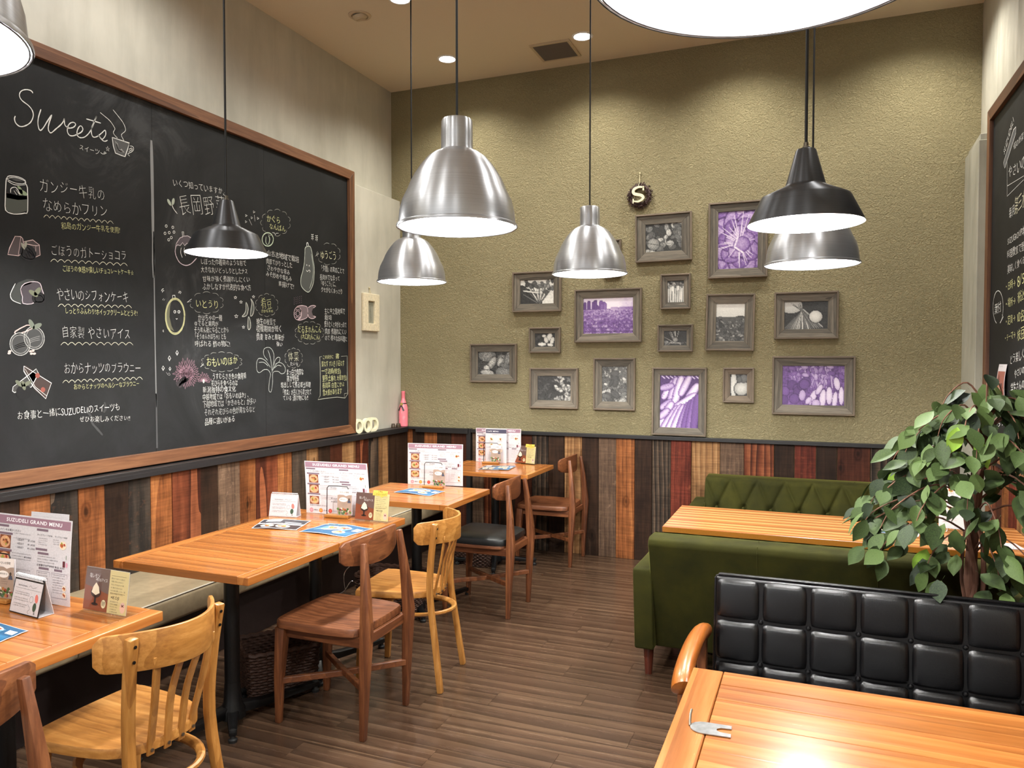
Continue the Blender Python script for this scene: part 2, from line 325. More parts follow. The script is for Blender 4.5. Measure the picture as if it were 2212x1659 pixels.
class Ink:
    """flat print or chalk: 2-D shapes with vertex colours, mapped to 3-D by fn(u, v, layer)"""
    def __init__(s, fn): s.fn = fn; s.v = []; s.f = []; s.c = []; s.layer = 0
    def raw(s, pts, faces, col, layer=None):
        n = len(s.v); ly = s.layer if layer is None else layer
        s.v += [s.fn(p[0], p[1], ly) for p in pts]
        s.f += [[i+n for i in f] for f in faces]
        if isinstance(col, (list, np.ndarray)) and len(np.shape(col)) == 2: s.c += [tuple(c)+(1,) for c in col]
        else: s.c += [S(*col)]*len(pts)
    def rect(s, u0, v0, u1, v1, col, nu=1, nv=1, layer=None):
        s.raw([(u0+(u1-u0)*i/nu, v0+(v1-v0)*j/nv) for j in range(nv+1) for i in range(nu+1)],
              [(j*(nu+1)+i, j*(nu+1)+i+1, (j+1)*(nu+1)+i+1, (j+1)*(nu+1)+i) for j in range(nv) for i in range(nu)], col, layer)
    def ell(s, u, v, ru, rv, col, ang=0, n=16, layer=None):
        ca, sa = math.cos(ang), math.sin(ang)
        s.raw([(u, v)]+[(u+ru*math.cos(t)*ca-rv*math.sin(t)*sa, v+ru*math.cos(t)*sa+rv*math.sin(t)*ca) for t in [2*PI*k/n for k in range(n)]],
              [(0, k+1, (k+1) % n+1) for k in range(n)], col, layer)
    def poly(s, pts, col, layer=None):
        me = bmesh.new(); vs = [me.verts.new((p[0], p[1], 0)) for p in pts]; me.faces.new(vs)
        bmesh.ops.triangulate(me, faces=me.faces[:]); me.verts.index_update()
        s.raw([v.co[:2] for v in me.verts], [tuple(v.index for v in f.verts) for f in me.faces], col, layer); me.free()
    def line(s, pts, w, col, closed=False, smooth=4, layer=None, taper=True):
        P = catmull(pts, smooth, closed) if smooth and len(pts) > 2 else [np.array(p, float) for p in (list(pts)+([pts[0]] if closed else []))]
        n = len(P)
        if n < 2: return
        out = []
        for i, p in enumerate(P):
            t = P[min(i+1, n-1)]-P[max(i-1, 0)]; L = np.hypot(*t) or 1e-9; q = np.array((-t[1], t[0]))/L
            ww = w*(.8+.4*random.random())*(.6 if taper and i in (0, n-1) else 1)/2
            out += [tuple(p+q*ww), tuple(p-q*ww)]
        s.raw(out, [(2*i, 2*i+1, 2*i+3, 2*i+2) for i in range(n-1)], col, layer)
    def text(s, st, p0, p1, h, col, off=-.012, jit=0.0, layer=None, flip=False):
        """characters spread from p0 to p1 (baseline), h = character height"""
        g = [(ch,)+glyph(ch, off) for ch in st]; tot = sum(x[3] for x in g)
        p0 = np.array(p0, float); p1 = np.array(p1, float); d = p1-p0; L = np.hypot(*d); e = d/L; q = np.array((-e[1], e[0]))*(-1 if flip else 1)
        sx = L/tot; sy = h/.86; x = 0
        for ch, v, f, adv in g:
            if len(v):
                a = random.uniform(-jit, jit)*.14; sc = 1+random.uniform(-jit, jit)*.12; dy = random.uniform(-jit, jit)*.06*h
                w = v.copy(); w[:, 0] -= adv/2; w[:, 1] -= .36
                w = np.stack((w[:, 0]*math.cos(a)-w[:, 1]*math.sin(a), w[:, 0]*math.sin(a)+w[:, 1]*math.cos(a)), 1)*sc
                w[:, 0] = (w[:, 0]+adv/2+x)*sx; w[:, 1] = (w[:, 1]+.36+.06)*sy+dy
                s.raw([tuple(p0+e*a_+q*b_) for a_, b_ in w], f, col, layer)
            x += adv
    def raster(s, arr, u0, v0, u1, v1, layer=None):
        H, Wd = arr.shape[:2]
        pts = [(u0+(u1-u0)*i/(Wd-1), v1-(v1-v0)*j/(H-1)) for j in range(H) for i in range(Wd)]
        s.raw(pts, [(j*Wd+i, (j+1)*Wd+i, (j+1)*Wd+i+1, j*Wd+i+1) for j in range(H-1) for i in range(Wd-1)], arr.reshape(-1, 3), layer)
    def mesh(s, name):
        me = bpy.data.meshes.new(name); me.from_pydata([tuple(v) for v in s.v], [], s.f)
        ca = me.color_attributes.new('ink', 'FLOAT_COLOR', 'POINT'); ca.data.foreach_set('color', np.array(s.c, dtype=np.float32).ravel())
        return me
    def build(s, name, parent=None, mat=None, loc=(0, 0, 0), rot=(0, 0, 0)):
        return link(name, s.mesh(name), mat or INK, parent, loc, rot)
# ================================================================ ROOM
YB, XR, XS, XU, ZC = 5.635, .967, -3.273, -3.356, 3.77
Y0 = -1.6
def struct(name, mb, mat, **k): return props(mb.build(name, mat, **k), kind='structure')
floor_ = struct('floor', MB().box(XU-.1, XR+.1, Y0, YB+.1, -.08, -.012), plain('dark_subfloor', (40, 30, 25), .8))
ceil_ = struct('ceiling', MB().box(XU-.1, XR+.1, Y0, YB+.1, ZC, ZC+.1), M['ceiling'])
wl = struct('wall_left', MB().box(XU-.1, XU, Y0, YB, 0, ZC), M['plaster'])
MB().box(XU, XS, Y0, YB, .0, 2.848).build('lower_wall_slab', M['plaster'], wl, bevel=.004)
wb = struct('wall_back', MB().box(XU-.1, XR+.1, YB, YB+.1, 0, ZC), M['stucco'])
wr = struct('wall_right', MB().box(XR, XR+.1, Y0, YB, 0, ZC), M['plaster'])
pier = MB().prism([(.881, 5.19), (XR, 5.19), (XR, YB), (.881, YB)], .0, 2.80).prism([(.889, 5.2), (XR, 5.192), (XR, YB), (.9, YB)], 2.80, 2.838)
struct('trim_2', pier, M['concrete'], bevel=.004)
# floor planks: rows along X, measured end joints
fl = floormat(); joints = {0: [-1.308], 1: [-.93], 2: [-1.63], 3: [-1.097], 4: [-.816], 5: [-1.314, -1.693], 6: [-.993, -1.866], 7: [-1.207], 9: [-1.31], -1: [-.66], -2: [-1.413]}
pitch = .1387
for k in range(-13, 20):
    ya, yb = 2.985+k*pitch, 2.985+(k+1)*pitch
    if ya < 1.15: continue
    yb = min(yb, YB); js = joints.get(k, [random.uniform(-1.9, -.6)])
    xs = list(js); x = min(js)
    while x > XU: x -= .92; xs.append(x)
    x = max(js)
    while x < XR: x += .92; xs.append(x)
    xs = sorted(max(XU, min(XR, v)) for v in xs); xs = sorted(set(round(v, 4) for v in xs))
    for a, b in zip(xs[:-1], xs[1:]):
        if b-a < .05 or b < -2.9: continue
        mb = MB().box(-(b-a)/2+.0006, (b-a)/2-.0006, -(yb-ya)/2+.0006, (yb-ya)/2-.0006, -.012, 0)
        mb.build('plank', fl, floor_, loc=((a+b)/2, (ya+yb)/2, 0))
props(MB().box(XU, XR, Y0, 1.32, -.012, -.0005).build('plain_floor_boards', fl, floor_), kind='stuff')
# wainscot planks on the back wall: (x pixel of left seam, kind)
def wallplank(parent, axis, a, b, z0, z1, front, kind, depth=.02):
    th = depth+random.uniform(-.004, .004); mt = PL[kind]('Z'); g = .0012
    if axis == 'y':   # on back wall, front face towards -Y
        mb = MB().box(-(b-a)/2+g, (b-a)/2-g, 0, th, 0, z1-z0); loc = ((a+b)/2, front-(th-depth), z0)
    else:             # on side wall; front = x of face, direction sign in depth
        sgn = 1 if axis == 'x+' else -1
        xs = sorted((0, -sgn*th)); mb = MB().box(xs[0], xs[1], -(b-a)/2+g, (b-a)/2-g, 0, z1-z0); loc = (front+sgn*(th-depth), (a+b)/2, z0)
    mb.build('plank', mt, parent, bevel=.0015, loc=loc, segs=1)
seams = [(876,'orange'),(891,'dark'),(916,'orange'),(944,'dark'),(974,'mahog'),(1008,None),(1020,'taupe'),(1045,'redgrain'),(1080,'dark'),(1112,'mahog'),(1149,'grey'),(1184.6,'dark'),(1219,'tan'),
 (1257,'dark'),(1293,'taupe'),(1331,'orange'),(1371,'dark'),(1408.5,'grey'),(1449,'red'),(1493,'tan'),(1555,'taupe'),(1607,'redgrain'),(1672,'dark'),(1716,'red'),
 (1763,'dark'),(1808,'mahog'),(1880,'grey'),(1929,'dark'),(1976,'red'),(2019,'dark'),(2090,None)]
for (p, kd), (q, _) in zip(seams[:-1], seams[1:]):
    if kd: wallplank(wb, 'y', onp(1, 5.615, p, 1000)[0], min(.96, onp(1, 5.615, q, 1000)[0]), 0, .925, 5.615, kd)
# left wall planks
ls = [(40,'orange'),(107,'grey'),(167,'orange'),(224,'dark'),(276,'grey'),(325,'orange'),(371,'redgrain'),(433,'dark'),(471,'taupe'),(518,'orange'),(553,'redgrain'),(601,'orange'),(631.5,'grey'),
 (662,'tan'),(689,'dark'),(714,'mahog'),(739.5,'tan'),(768,'redgrain'),(797,'grey'),(818,'tan'),(839,'dark'),(857,'dark'),(876, None)]
def lpy(px): return onp(0, -3.2, px, 1000)[1]
ys = [(lpy(p), k) for p, k in ls]
y = ys[0][0]
for kd in ['dark', 'tan', 'grey', 'redgrain', 'orange', 'dark', 'taupe', 'orange', 'grey']:
    wallplank(wl, 'x+', y-.135, y, 0, .925, -3.2, kd, .02); y -= .135
for (a, kd), (b, _) in zip(ys[:-1], ys[1:]):
    wallplank(wl, 'x+', a, min(b, 5.612), 0, .925, -3.2, kd)
wallplank(wl, 'x+', min(ys[-1][0], 5.58), 5.612, 0, .925, -3.2, 'dark')
MB().box(XS, -3.222, 1.0, YB, 0, .925).build('batten', M['black'], wl)
# right wall planks
y = 5.19
for kd in ['orange', 'redgrain', 'mahog', 'orange', 'red', 'tan', 'redgrain', 'orange', 'dark', 'orange', 'redgrain', 'tan', 'mahog', 'orange', 'grey', 'orange', 'redgrain', 'tan', 'dark', 'orange']:
    wallplank(wr, 'x-', y-.15, y, 0, .925, .945, kd); y -= .15
# ledges and rails
struct('trim_1', MB().box(XS, -3.168, 1.0, 5.57, .928, .946).box(-3.176, -3.168, 1.0, 5.57, .905, .93).box(XS, -2.618, 5.57, YB, .928, .946).box(-3.1, -2.618, 5.57, 5.578, .905, .93), M['black'], bevel=.0015)
struct('trim_3', MB().box(-2.638, -2.6, 5.585, YB, 0, .946), M['black'], bevel=.0015)
struct('trim_4', MB().box(-2.6, XR-.09, 5.59, YB, .916, .942), M['black'], bevel=.0015)
struct('trim_5', MB().box(.925, XR, 2.3, 5.19, .925, .946), M['black'], bevel=.0015)
struct('baseboard_left', MB().box(-3.2, -3.19, .7, 5.6, 0, .05), M['darkbase'])
# ---------------------------------------------------------------- ceiling fixtures
def downlight(x, y, label, group='recessed ceiling downlights'):
    t = thing('ceiling_downlight', label, 'downlight', (x, y, ZC), 0, group)
    MB().lathe([(.075, 0), (.075, -.004), (.062, -.006), (.058, -.001)], 32).build('trim_ring', M['white'], t, smooth=True)
    MB().lathe([(.0005, -.002), (.057, -.002)], 24).build('lens', M['down'], t)
    lamp('spot', 'SPOT', (0, 0, -.03), P_DOWN, WARM, t, spot_size=R(136), spot_blend=1.0, shadow_soft_size=.045)
downlight(-2.592, 5.169, 'lit recessed downlight nearest the left corner of the back wall')
downlight(-1.535, 5.164, 'lit recessed downlight right of the square air vent')
downlight(-2.44, 4.21, 'lit recessed downlight at the top edge beside the left pendant cord')
for x, y, l in ((-.48, 5.165, 'between the middle and right pendants'), (.56, 5.165, 'nearest the right wall')): downlight(x, y, 'recessed ceiling downlight hidden behind the glowing near pendant, '+l)
for x, y in ((-1.4, 4.2), (-.2, 4.2), (-2.7, 2.9), (.35, 3.0), (-2.7, 1.6), (-1.4, .2), (-2.7, .2), (.2, -.8), (-2, -1.4)):
    lamp('ceiling_fill_spot', 'SPOT', (x, y, ZC-.04), P_DOWN*.6, (1, .985, .95), None, spot_size=R(160), spot_blend=.8, shadow_soft_size=.05)  # unseen spots added to fill the room with light, without fittings
t = thing('ceiling_speaker', 'small round swivel fitting recessed in the ceiling near the left wall', 'ceiling fitting', (-2.803, 4.313, ZC))
MB().lathe([(.075, 0), (.073, -.006), (.055, -.008), (.052, -.002)], 32).build('trim_ring', M['plate'], t, smooth=True)
MB().lathe([(.05, -.002), (.046, -.02), (.03, -.03), (.012, -.024), (.0005, -.024)], 28).build('swivel_eye', M['plate'], t, smooth=True, rot=(R(14), R(-8), 0))
t = thing('ceiling_vent', 'square slatted air vent with a pale rim in the ceiling', 'vent', (-1.786, 5.322, ZC))
MB().box(-.15, .15, -.155, -.135, -.012, 0).box(-.15, .15, .135, .155, -.012, 0).box(-.15, -.13, -.135, .135, -.012, 0).box(.13, .15, -.135, .135, -.012, 0).build('frame', M['plate'], t, bevel=.002)
MB().box(-.13, .13, -.135, .135, -.004, -.001).build('cavity', M['darkcav'], t)
for i in range(13):
    yy = -.125+i*.0208; MB().add([(-.13, yy-.007, -.003), (.13, yy-.007, -.003), (.13, yy+.007, -.012), (-.13, yy+.007, -.012), (-.13, yy-.006, -.002), (.13, yy-.006, -.002), (.13, yy+.008, -.011), (-.13, yy+.008, -.011)],
        [(0,1,2,3),(4,7,6,5),(0,4,5,1),(1,5,6,2),(2,6,7,3),(3,7,4,0)]).build('slat', M['grille'], t)
# ---------------------------------------------------------------- pendants
def shell(prof, th):
    inner = [(max(.0004, r-th), z) for r, z in prof]
    return prof, inner
def pendant(kind, x, y, z, label, group, power=1.0, cone=False, ztop=None):
    silver = kind == 'silver'
    t = thing('silver_dome_pendant_lamp' if silver else 'black_cone_pendant_lamp', label, 'pendant lamp', (x, y, z), 0, group)
    mat = M['alu'] if silver else M['gun']
    if silver:
        prof = [(.2, -.004), (.201, 0), (.2, .004), (.193, .008), (.1935, .014), (.190, .05), (.181, .085), (.164, .119), (.1525, .147), (.141, .168), (.121, .198), (.097, .226), (.078, .240), (.062, .247), (.0545, .251), (.0525, .262), (.0525, .300), (.0515, .345), (.048, .352), (.0004, .353)]
        inn = [(.1985, -.0035), (.190, .006), (.187, .05), (.178, .085), (.161, .117), (.137, .165), (.117, .194), (.094, .222), (.06, .242), (.0004, .243)]
    else:
        prof = [(.156, 0), (.156, .002), (.1225, .070), (.119, .0765), (.058, .105), (.0545, .108), (.053, .112), (.0275, .205), (.024, .209), (.0004, .210)]
        inn = [(.1552, .0005), (.1205, .069), (.117, .074), (.055, .103), (.0004, .104)]
    MB().lathe(prof, 64).build('shade', mat, t, smooth=True)
    MB().lathe(inn, 48).build('reflector', M['white'], t, smooth=True)
    if silver: MB().tube([(.1945*math.cos(a), .1945*math.sin(a), -.0025) for a in np.arange(0, 2*PI+.01, PI/36)], .0016, 6, False).build('rim_bead', M['gun'], t, smooth=True)
    top = .353 if silver else .21
    if not silver: MB().lathe([(.010, top-.004), (.010, top+.006), (.0065, top+.008), (.0065, top+.018), (.0004, top+.019)], 16).build('cord_grip', M['brass'], t, smooth=True)
    else: MB().lathe([(.006, top), (.005, top+.012), (.0004, top+.013)], 12).build('cord_grip', M['brass'], t, smooth=True)
    MB().tube([(0, 0, top+.005), (0, 0, ZC-z-.02)], .0042, 8).build('cord', M['cord'], t)
    if cone: MB().lathe([(.0055, 3.555-z), (.012, 3.575-z), (.026, 3.61-z), (.03, 3.64-z), (.024, 3.655-z), (.0004, 3.657-z)], 24).build('cord_cup', M['chrome'], t, smooth=True)
    MB().lathe([(.05, ZC-z), (.05, ZC-z-.02), (.045, ZC-z-.024), (.0004, ZC-z-.024)], 24).build('canopy', M['white'] if silver else M['black'], t, smooth=True)
    zb = .12 if silver else .06
    bm = MB(); prof2 = [(.0004, zb-.03), (.014, zb-.026), (.026, zb-.01), (.028, zb+.005), (.022, zb+.025), (.014, zb+.04), (.014, zb+.08 if silver else zb+.043), (.0004, zb+.08 if silver else zb+.043)]
    bm.lathe(prof2, 20).build('bulb', M['bulb'], t, smooth=True)
    lamp('pendant_light', 'POINT', (0, 0, zb-.055), P_PEND*power*(1 if silver else .8), COOL, t, shadow_soft_size=.03)
    return t
GS = 'brushed aluminium dome pendants'
pendant('silver', -2.165, 3.857, 1.957, 'smallest-looking brushed silver dome pendant hanging left, behind the big one', GS, cone=True)
pendant('silver', -1.116, 3.90, 1.962, 'brushed silver dome pendant hanging mid-room before the picture wall', GS)
pendant('silver', -.018, 3.60, 1.925, 'silver dome pendant directly behind the right black pendant', GS)
pendant('silver', -1.108, 2.28, 1.945, 'large brushed silver dome pendant in front of the olive wall corner', GS)
pendant('silver', -1.21, .64, 1.96, 'silver dome pendant cut off at the top left corner of the view', GS)
pendant('silver', -.045, .86, 1.93, 'glowing pendant seen from below, cut off at the top right', GS, .5)
GK = 'black brushed cone pendants'
pendant('black', -2.17, 2.38, 1.925, 'black cone pendant hanging in front of the left chalkboard', GK)
pendant('black', -.03, 2.30, 1.885, 'black cone pendant hanging over the sofa corner at right', GK)
# ================================================================ CHALKBOARDS
XBD = -3.243
def wallpt(px, py): p = onp(0, XBD, px, py); return (p[1], p[2])
t = thing('chalkboard', 'large framed chalkboard on the left wall with dessert and vegetable drawings', 'chalkboard', (0, 0, 0))
b0, b1, z0, z1, fw_ = 1.05, 4.876, .954, 2.918, .066
jy = [wallpt(331, 500)[0], wallpt(571, 500)[0]]
cuts = [b0+fw_, jy[0]-1.21, jy[0], jy[1], b1-fw_] if jy[0]-1.21 > b0+fw_ else [b0+fw_, jy[0], jy[1], b1-fw_]
for a, b in zip(cuts[:-1], cuts[1:]):
    MB().box(XS, XBD, a+.0008, b-.0008, z0+fw_-.01, z1-fw_+.01).build('slate_panel', M['slate'], t)
def rail4(parent, a0, a1, h0, h1, w, x0, x1, matf, flip=False, name='frame_rail'):
    """four mitred rails in the (Y, Z) plane, thickness x0..x1"""
    P = [(a0, h0), (a1, h0), (a1, h1), (a0, h1)]; Q = [(a0+w, h0+w), (a1-w, h0+w), (a1-w, h1-w), (a0+w, h1-w)]
    for i in range(4):
        j = (i+1) % 4; MB().prism([P[i], P[j], Q[j], Q[i]], x0, x1, 0).build(name, matf('Y' if i % 2 == 0 else 'Z'), parent, bevel=.002)
rail4(t, b0, b1, z0, z1, fw_, XS, -3.222, w_frame)
ck = Ink(lambda u, v, l: (XBD+.0008+.0003*l, u, v))
WH, YE, PK, GY = (232, 234, 230), (226, 228, 166), (196, 150, 168), (120, 118, 118)
WMM = .0030
def zz(z, ox, oy):   # zoom factor and origin -> converter from picture points to wall coordinates
    return lambda pts: [wallpt(ox+a/z, oy+b/z) for a, b in pts]
def ct(st, x0, y0, x1, y1, h, col=WH, off=-.010, jit=1.0):
    p0, p1 = wallpt(x0, y0), wallpt(x1, y1); hh = wallpt(x0, y0-h)[1]-p0[1]; h2 = wallpt(x1, y1-h)[1]-p1[1]
    ck.text(st, p0, p1, (hh+h2)/2*1.02, col, off, jit, 2)
def cl(pts, w=WMM, col=WH, closed=False, smooth=4): ck.line(pts, w, col, closed, smooth, 1)
def mixv(c, a, bg=(40, 41, 42)): return tuple(c[i]*a+bg[i]*(1-a) for i in range(3))
def fillp(pts, col, a=.4): ck.poly(pts, mixv(col, a*.62), 0)
def scallop(x0, y0, x1, y1, n, amp, conv=None, col=(214, 214, 190), w=WMM*.8):
    pts = []
    for i in range(n*6+1):
        s_ = i/(n*6); ph = (i % 6)/6; pts.append(wallpt(x0+(x1-x0)*s_, y0+(y1-y0)*s_-amp*abs(math.sin(PI*(i/6 % 1)))))
    cl(pts, w, col, smooth=0)
def cloud(cx, cy, rx, ry, n, col=(176, 178, 170), w=WMM*.65, skip=()):
    for i in range(n):
        if i in skip: continue
        a0 = 2*PI*(i+.12)/n; a1 = 2*PI*(i+.85)/n; pts = []
        for k in range(6):
            a = a0+(a1-a0)*k/5; b = 1+.09*math.sin(PI*k/5); pts.append(wallpt(cx+rx*b*math.cos(a), cy+ry*b*math.sin(a)))
        cl(pts, w, col, smooth=0)
# -- left panel: Sweets
z = zz(6.506, 10, 160)
cl(z([(395,270),(370,235),(300,218),(230,240),(205,300),(240,370),(330,440),(385,510),(400,590),(360,680),(280,730),(210,735),(155,690),(136,630),(148,590)]), .0046)
cl(z([(508,495),(475,600),(465,690),(480,770),(505,790),(545,750),(600,660),(660,575),(625,680),(610,760),(625,810),(655,825),(720,770),(790,710),(825,660),(835,625),(840,700),(865,740),(910,755)]), .0046)
cl(z([(880,765),(960,750),(995,710),(970,680),(920,690),(885,740),(880,810),(910,860),(960,868),(1010,850),(1070,820),(1097,780),(1080,735),(1050,735),(1020,790),(1015,850),(1040,885),(1080,895),(1130,880),(1190,820),(1240,720),(1290,590),(1240,700),(1215,790),(1230,870),(1265,888),(1310,870),(1360,830),(1410,790),(1418,850),(1390,900),(1360,912),(1310,850),(1350,910),(1400,945),(1445,930)]), .0046)
cl(z([(1145,630),(1230,655),(1350,690)]), .005)
fillp(z([(1510,890),(1750,970),(1725,1060),(1690,1160),(1640,1145),(1555,1110),(1525,1010)]), WH, .42)
cl(z([(1510,890),(1750,970),(1725,1060),(1690,1160),(1640,1145),(1555,1110),(1525,1010)]), .0055, closed=True, smooth=1)
for k in range(5): cl(z([(1550+k*8,940+k*8),(1600,1060+k*5),(1680-k*9,1100-k*12)]), .004, mixv(WH, .7))
cl(z([(1755,1010),(1800,1020),(1810,1060),(1780,1095),(1730,1120),(1755,1155)])); cl(z([(1745,1060),(1780,1040),(1790,1060),(1740,1090)]))
cl(z([(1340,540),(1400,590),(1480,660),(1540,750),(1545,780),(1525,820),(1545,860),(1585,900)]), .0028); cl(z([(1520,500),(1600,600),(1660,680),(1695,760),(1690,805),(1640,850),(1655,900),(1690,960)]), .0028)
ct('スイーツ', 170, 323, 215, 336, 12); cl(z([(1345,1100),(1380,1125),(1420,1110),(1400,1095),(1395,1125),(1430,1110)]), .0025)
ct('☆', 228, 326, 237, 328, 10)
cl([wallpt(326.5, 303), wallpt(329, 420), wallpt(331.5, 600)], .017, (140, 142, 142)); cl([wallpt(331.5, 500), wallpt(334, 700), wallpt(337.5, 880)], .008, (124, 126, 126)); cl([wallpt(337, 850), wallpt(339, 968)], .016, (70, 71, 72))
L1 = [('ガンジー牛乳の',84.6,413.3,228,434.5,27,WH),('なめらかプリン',92.5,455.6,233.5,470.5,25,WH),('和島のガンジー牛乳を使用!',132.4,494,259.4,503.4,13,YE),
('ごぼうのガトーショコラ',109,552,274,563.8,22,WH),('ごぼうの食感が楽しいチョコレートケーキ☆',134.8,585.7,289,595,12,YE),('やさいのシフォンケーキ',122,647,277.7,654.3,23,WH),
('しっとりふんわり!ホイップクリームとどうぞ!',139.4,676.9,297,683,12,YE),('自家製 やさいアイス',132,730,282,733,25,WH),('おからナッツのブラウニー',137,807,304,805,22,WH),
('おからとナッツのヘルシーなブラウニー',158.8,841.9,301,833.7,11,YE),('お食事と一緒にSUZUDELIのスイーツも',35.9,907.4,259,886,17,WH),('ぜひお楽しみください!!',171,912.6,281,908.5,12,WH),
('いくつ知っていますか',372.5,401,481,420.3,15,WH),('長岡野菜',386.4,463.7,490.7,466,42,WH),('かぐら',575.7,477.4,605.8,483.4,14,YE),('なんばん',581,493.6,617,501.5,12,YE),
('山古志地域で栽培',575.7,552,645.6,567.8,12,WH),('肉厚でぴりっとした',574.5,570,631,579.8,12,WH),('さわやかな辛み',576.3,583.5,625.7,594.3,11,WH),('みそ炒めや塩もみ',573.9,596.7,630,608.8,11,WH),('素揚げで!',600.4,617.2,634.7,625,11,WH),
('ゆうごう',692,559.3,727,560.6,17,(216,216,180)),('「夕顔」の実のことで',690.8,584.7,743.8,591.9,12,WH),('長岡弁でなまって',690.8,604,734,607,11,WH),('「ゆうごう」に、',690.8,617.2,728,620,11,WH),('クセがなくあっさり',693,630.5,739.6,636.5,11,WH),
('しぼった巾着袋のような形で',432.5,571,532,574.8,12,WH),('大きな丸いどっしりとしたナス',433.8,588,535,592.9,12,WH),('甘味が強く煮崩れしにくい',437,608.4,540,610,12,WH),('ふかしなすが代表的な食べ方',437.6,626,542.5,628,13,WH),
('いとうり',422,665,473,665.7,17,YE),('かぼちゃの一種',427.4,692.2,479.8,692.8,12,WH),('ゆでると果肉が',419,704.3,471.4,704.9,11,WH),('そうめん状になることから',419,718.7,494.3,718.7,12,WH),('「そうめんかぼちゃ」とも',417.8,733.2,488.3,732.6,12,WH),('呼ばれる 酢の物に!',420.2,748.9,496.7,748.9,12,WH),
('肴豆',563.5,667,587.8,667,22,YE),('さかなまめ',563.5,674.8,590,674.8,6,YE),('晩生の枝豆で',554,701.5,595.6,701.5,13,WH),('収穫期間が短く',553.3,716.4,609,717,13,WH),('貴重 甘みと風味が',553.3,733.6,613.6,736,13,WH),('強い',596.4,748.5,610.5,748.5,10,WH),
('だるまれんこん',642.6,719.5,694.3,718.7,15,YE),('(大口れんこん)',649.7,732,690.4,733.6,11,YE),('主に中之島地域で',700.6,678,745.3,678.8,12,WH),('栽培',700.6,691.3,717,691.3,11,WH),('皮をむくと中がまっ白で',700.6,706.2,748.4,707.7,12,WH),('肉厚 煮崩れにくい',701.4,721.9,748.4,722.6,12,WH),('ので 様々なお料理に',701.4,734.8,750,738,11,WH),
('体菜',621.5,779.8,645.8,779.8,21,(220,220,190)),('たいな',626.2,790,644.2,790,8,WH),('まっ白で肉厚な',618.3,809.6,655.2,809.6,12,WH),('茎が特長',618.3,823.7,645.8,823.7,12,WH),('塩出しして煮る郷土料理',605.8,837.8,670.8,837,12,WH),('「煮菜」が古くから愛されて',607.4,853.5,672.4,851.9,12,WH),('ている 漬け物にも!!',610.5,866,665.4,864.4,11,WH),
('このほかに',696.7,775.5,720.2,774.6,8,YE),('梨なす ずいき 八石なす',694.3,792.4,743.7,790.8,12,YE),('一寸法師(枝豆)',694.3,807.2,735.9,807.2,11,YE),('里芋(土垂れ 大和早生)',695.9,823.7,749.2,822,12,YE),('長岡菜 白雪こかぶ',695.9,838.6,743.7,835.5,11,YE),('雪大根があります',696.7,854.3,738.2,851,12,YE),
('おもいのほか',445.5,792.4,513.6,787,18,YE),('うすむらさき色の食用菊',458,819.6,531.7,818.4,13,WH),('花びらを食べるのは',455.7,834,513,832.2,12,WH),('新潟独特の食文化',437,849,509.4,846,13,WH),('中越地域では「おもいのほか」、',437,864.8,540.7,858.7,13,WH),('下越地域では「かきのもと」が多い',437.6,880.4,552.8,872.6,13,mixv(WH,.85)),('それぞれ花びらの色が異なるなど',440.6,897.9,551,889.5,13,mixv(WH,.8)),('品種に違いがある',441.9,918.4,507.5,911,13,WH)]
for st, a, b, c, d, h, col in L1: ct(st, a, b, c, d, h, col, -.022 if h > 18 else -.014)
for q in ((94,469.7,244.5,483.8,12,6),(109,565.3,275,574.7,11,6),(125,662.5,284,665.6,11,6),(131,745.5,287,745.5,10,6),(135,827.5,307.5,820,13,6)): scallop(*q[:4], q[4], q[5])
# dessert drawings
z = zz(6.38, 0, 360)
jar = [(95,150),(130,128),(250,140),(345,190),(350,240),(375,290),(380,610),(340,640),(230,655),(150,645),(75,600),(70,460),(80,210)]
fillp(z([(82,360),(240,395),(375,400),(378,605),(230,650),(150,640),(78,595)]), (150,160,140), .55); fillp(z([(84,355),(160,380),(260,400),(370,405),(372,450),(250,460),(90,430)]), (220,150,140), .55)
cl(z(jar), .0038, closed=True, smooth=2); cl(z([(110,160),(220,150),(340,200),(320,235),(210,225),(115,185)]), .0026, closed=True); cl(z([(100,195),(200,250),(350,250)]), .0026); fillp(z([(150,165),(240,155),(320,205),(220,200)]), WH, .3)
ck.ell(*z([(200,340)])[0], .022, .026, (30,30,32)); cl(z([(145,360),(150,300),(210,285),(250,330),(270,390)]), .003); cl(z([(190,330),(230,390)]), .003); cl(z([(215,315),(260,375)]), .003)
for c_ in ((270,330,20,40,.4),(310,355,38,20,-.3)):
    p = z([(c_[0], c_[1])])[0]; ck.ell(p[0], p[1], c_[2]*.0006, c_[3]*.0005, mixv((190,215,170), .7), c_[4])
for P_ in ([(205,960),(285,965),(310,990),(325,1060),(300,1200),(250,1230),(105,1210),(130,1120)], [(325,1035),(450,1010),(540,1080),(550,1220),(490,1245),(400,1180),(330,1130)]):
    fillp(z(P_), (190,150,150), .38); cl(z(P_), .003, (214,190,188), True, 1)
cl(z([(285,970),(250,1220)]), .0026, (214,190,188)); cl(z([(330,1060),(500,1090),(540,1075)]), .0026, (214,190,188)); cl(z([(490,1090),(490,1230)]), .0026, (214,190,188))
ck.ell(*z([(385,1190)])[0], .038, .036, (30,30,32), 0, 18, 1); cl(z([(310,1160),(305,1230),(380,1270),(460,1270),(465,1220),(420,1150),(370,1110)]), .003)
for k in range(3): cl(z([(350+k*25,1200-k*25),(385+k*30,1260-k*12)]), .003)
for c_ in ((315,1095),(350,1075)):
    p = z([c_])[0]; ck.ell(p[0], p[1], .006, .016, mixv((200,200,180), .7), .5 if c_[0] < 330 else -.2, 12, 2)
z = zz(4.879, 0, 600)
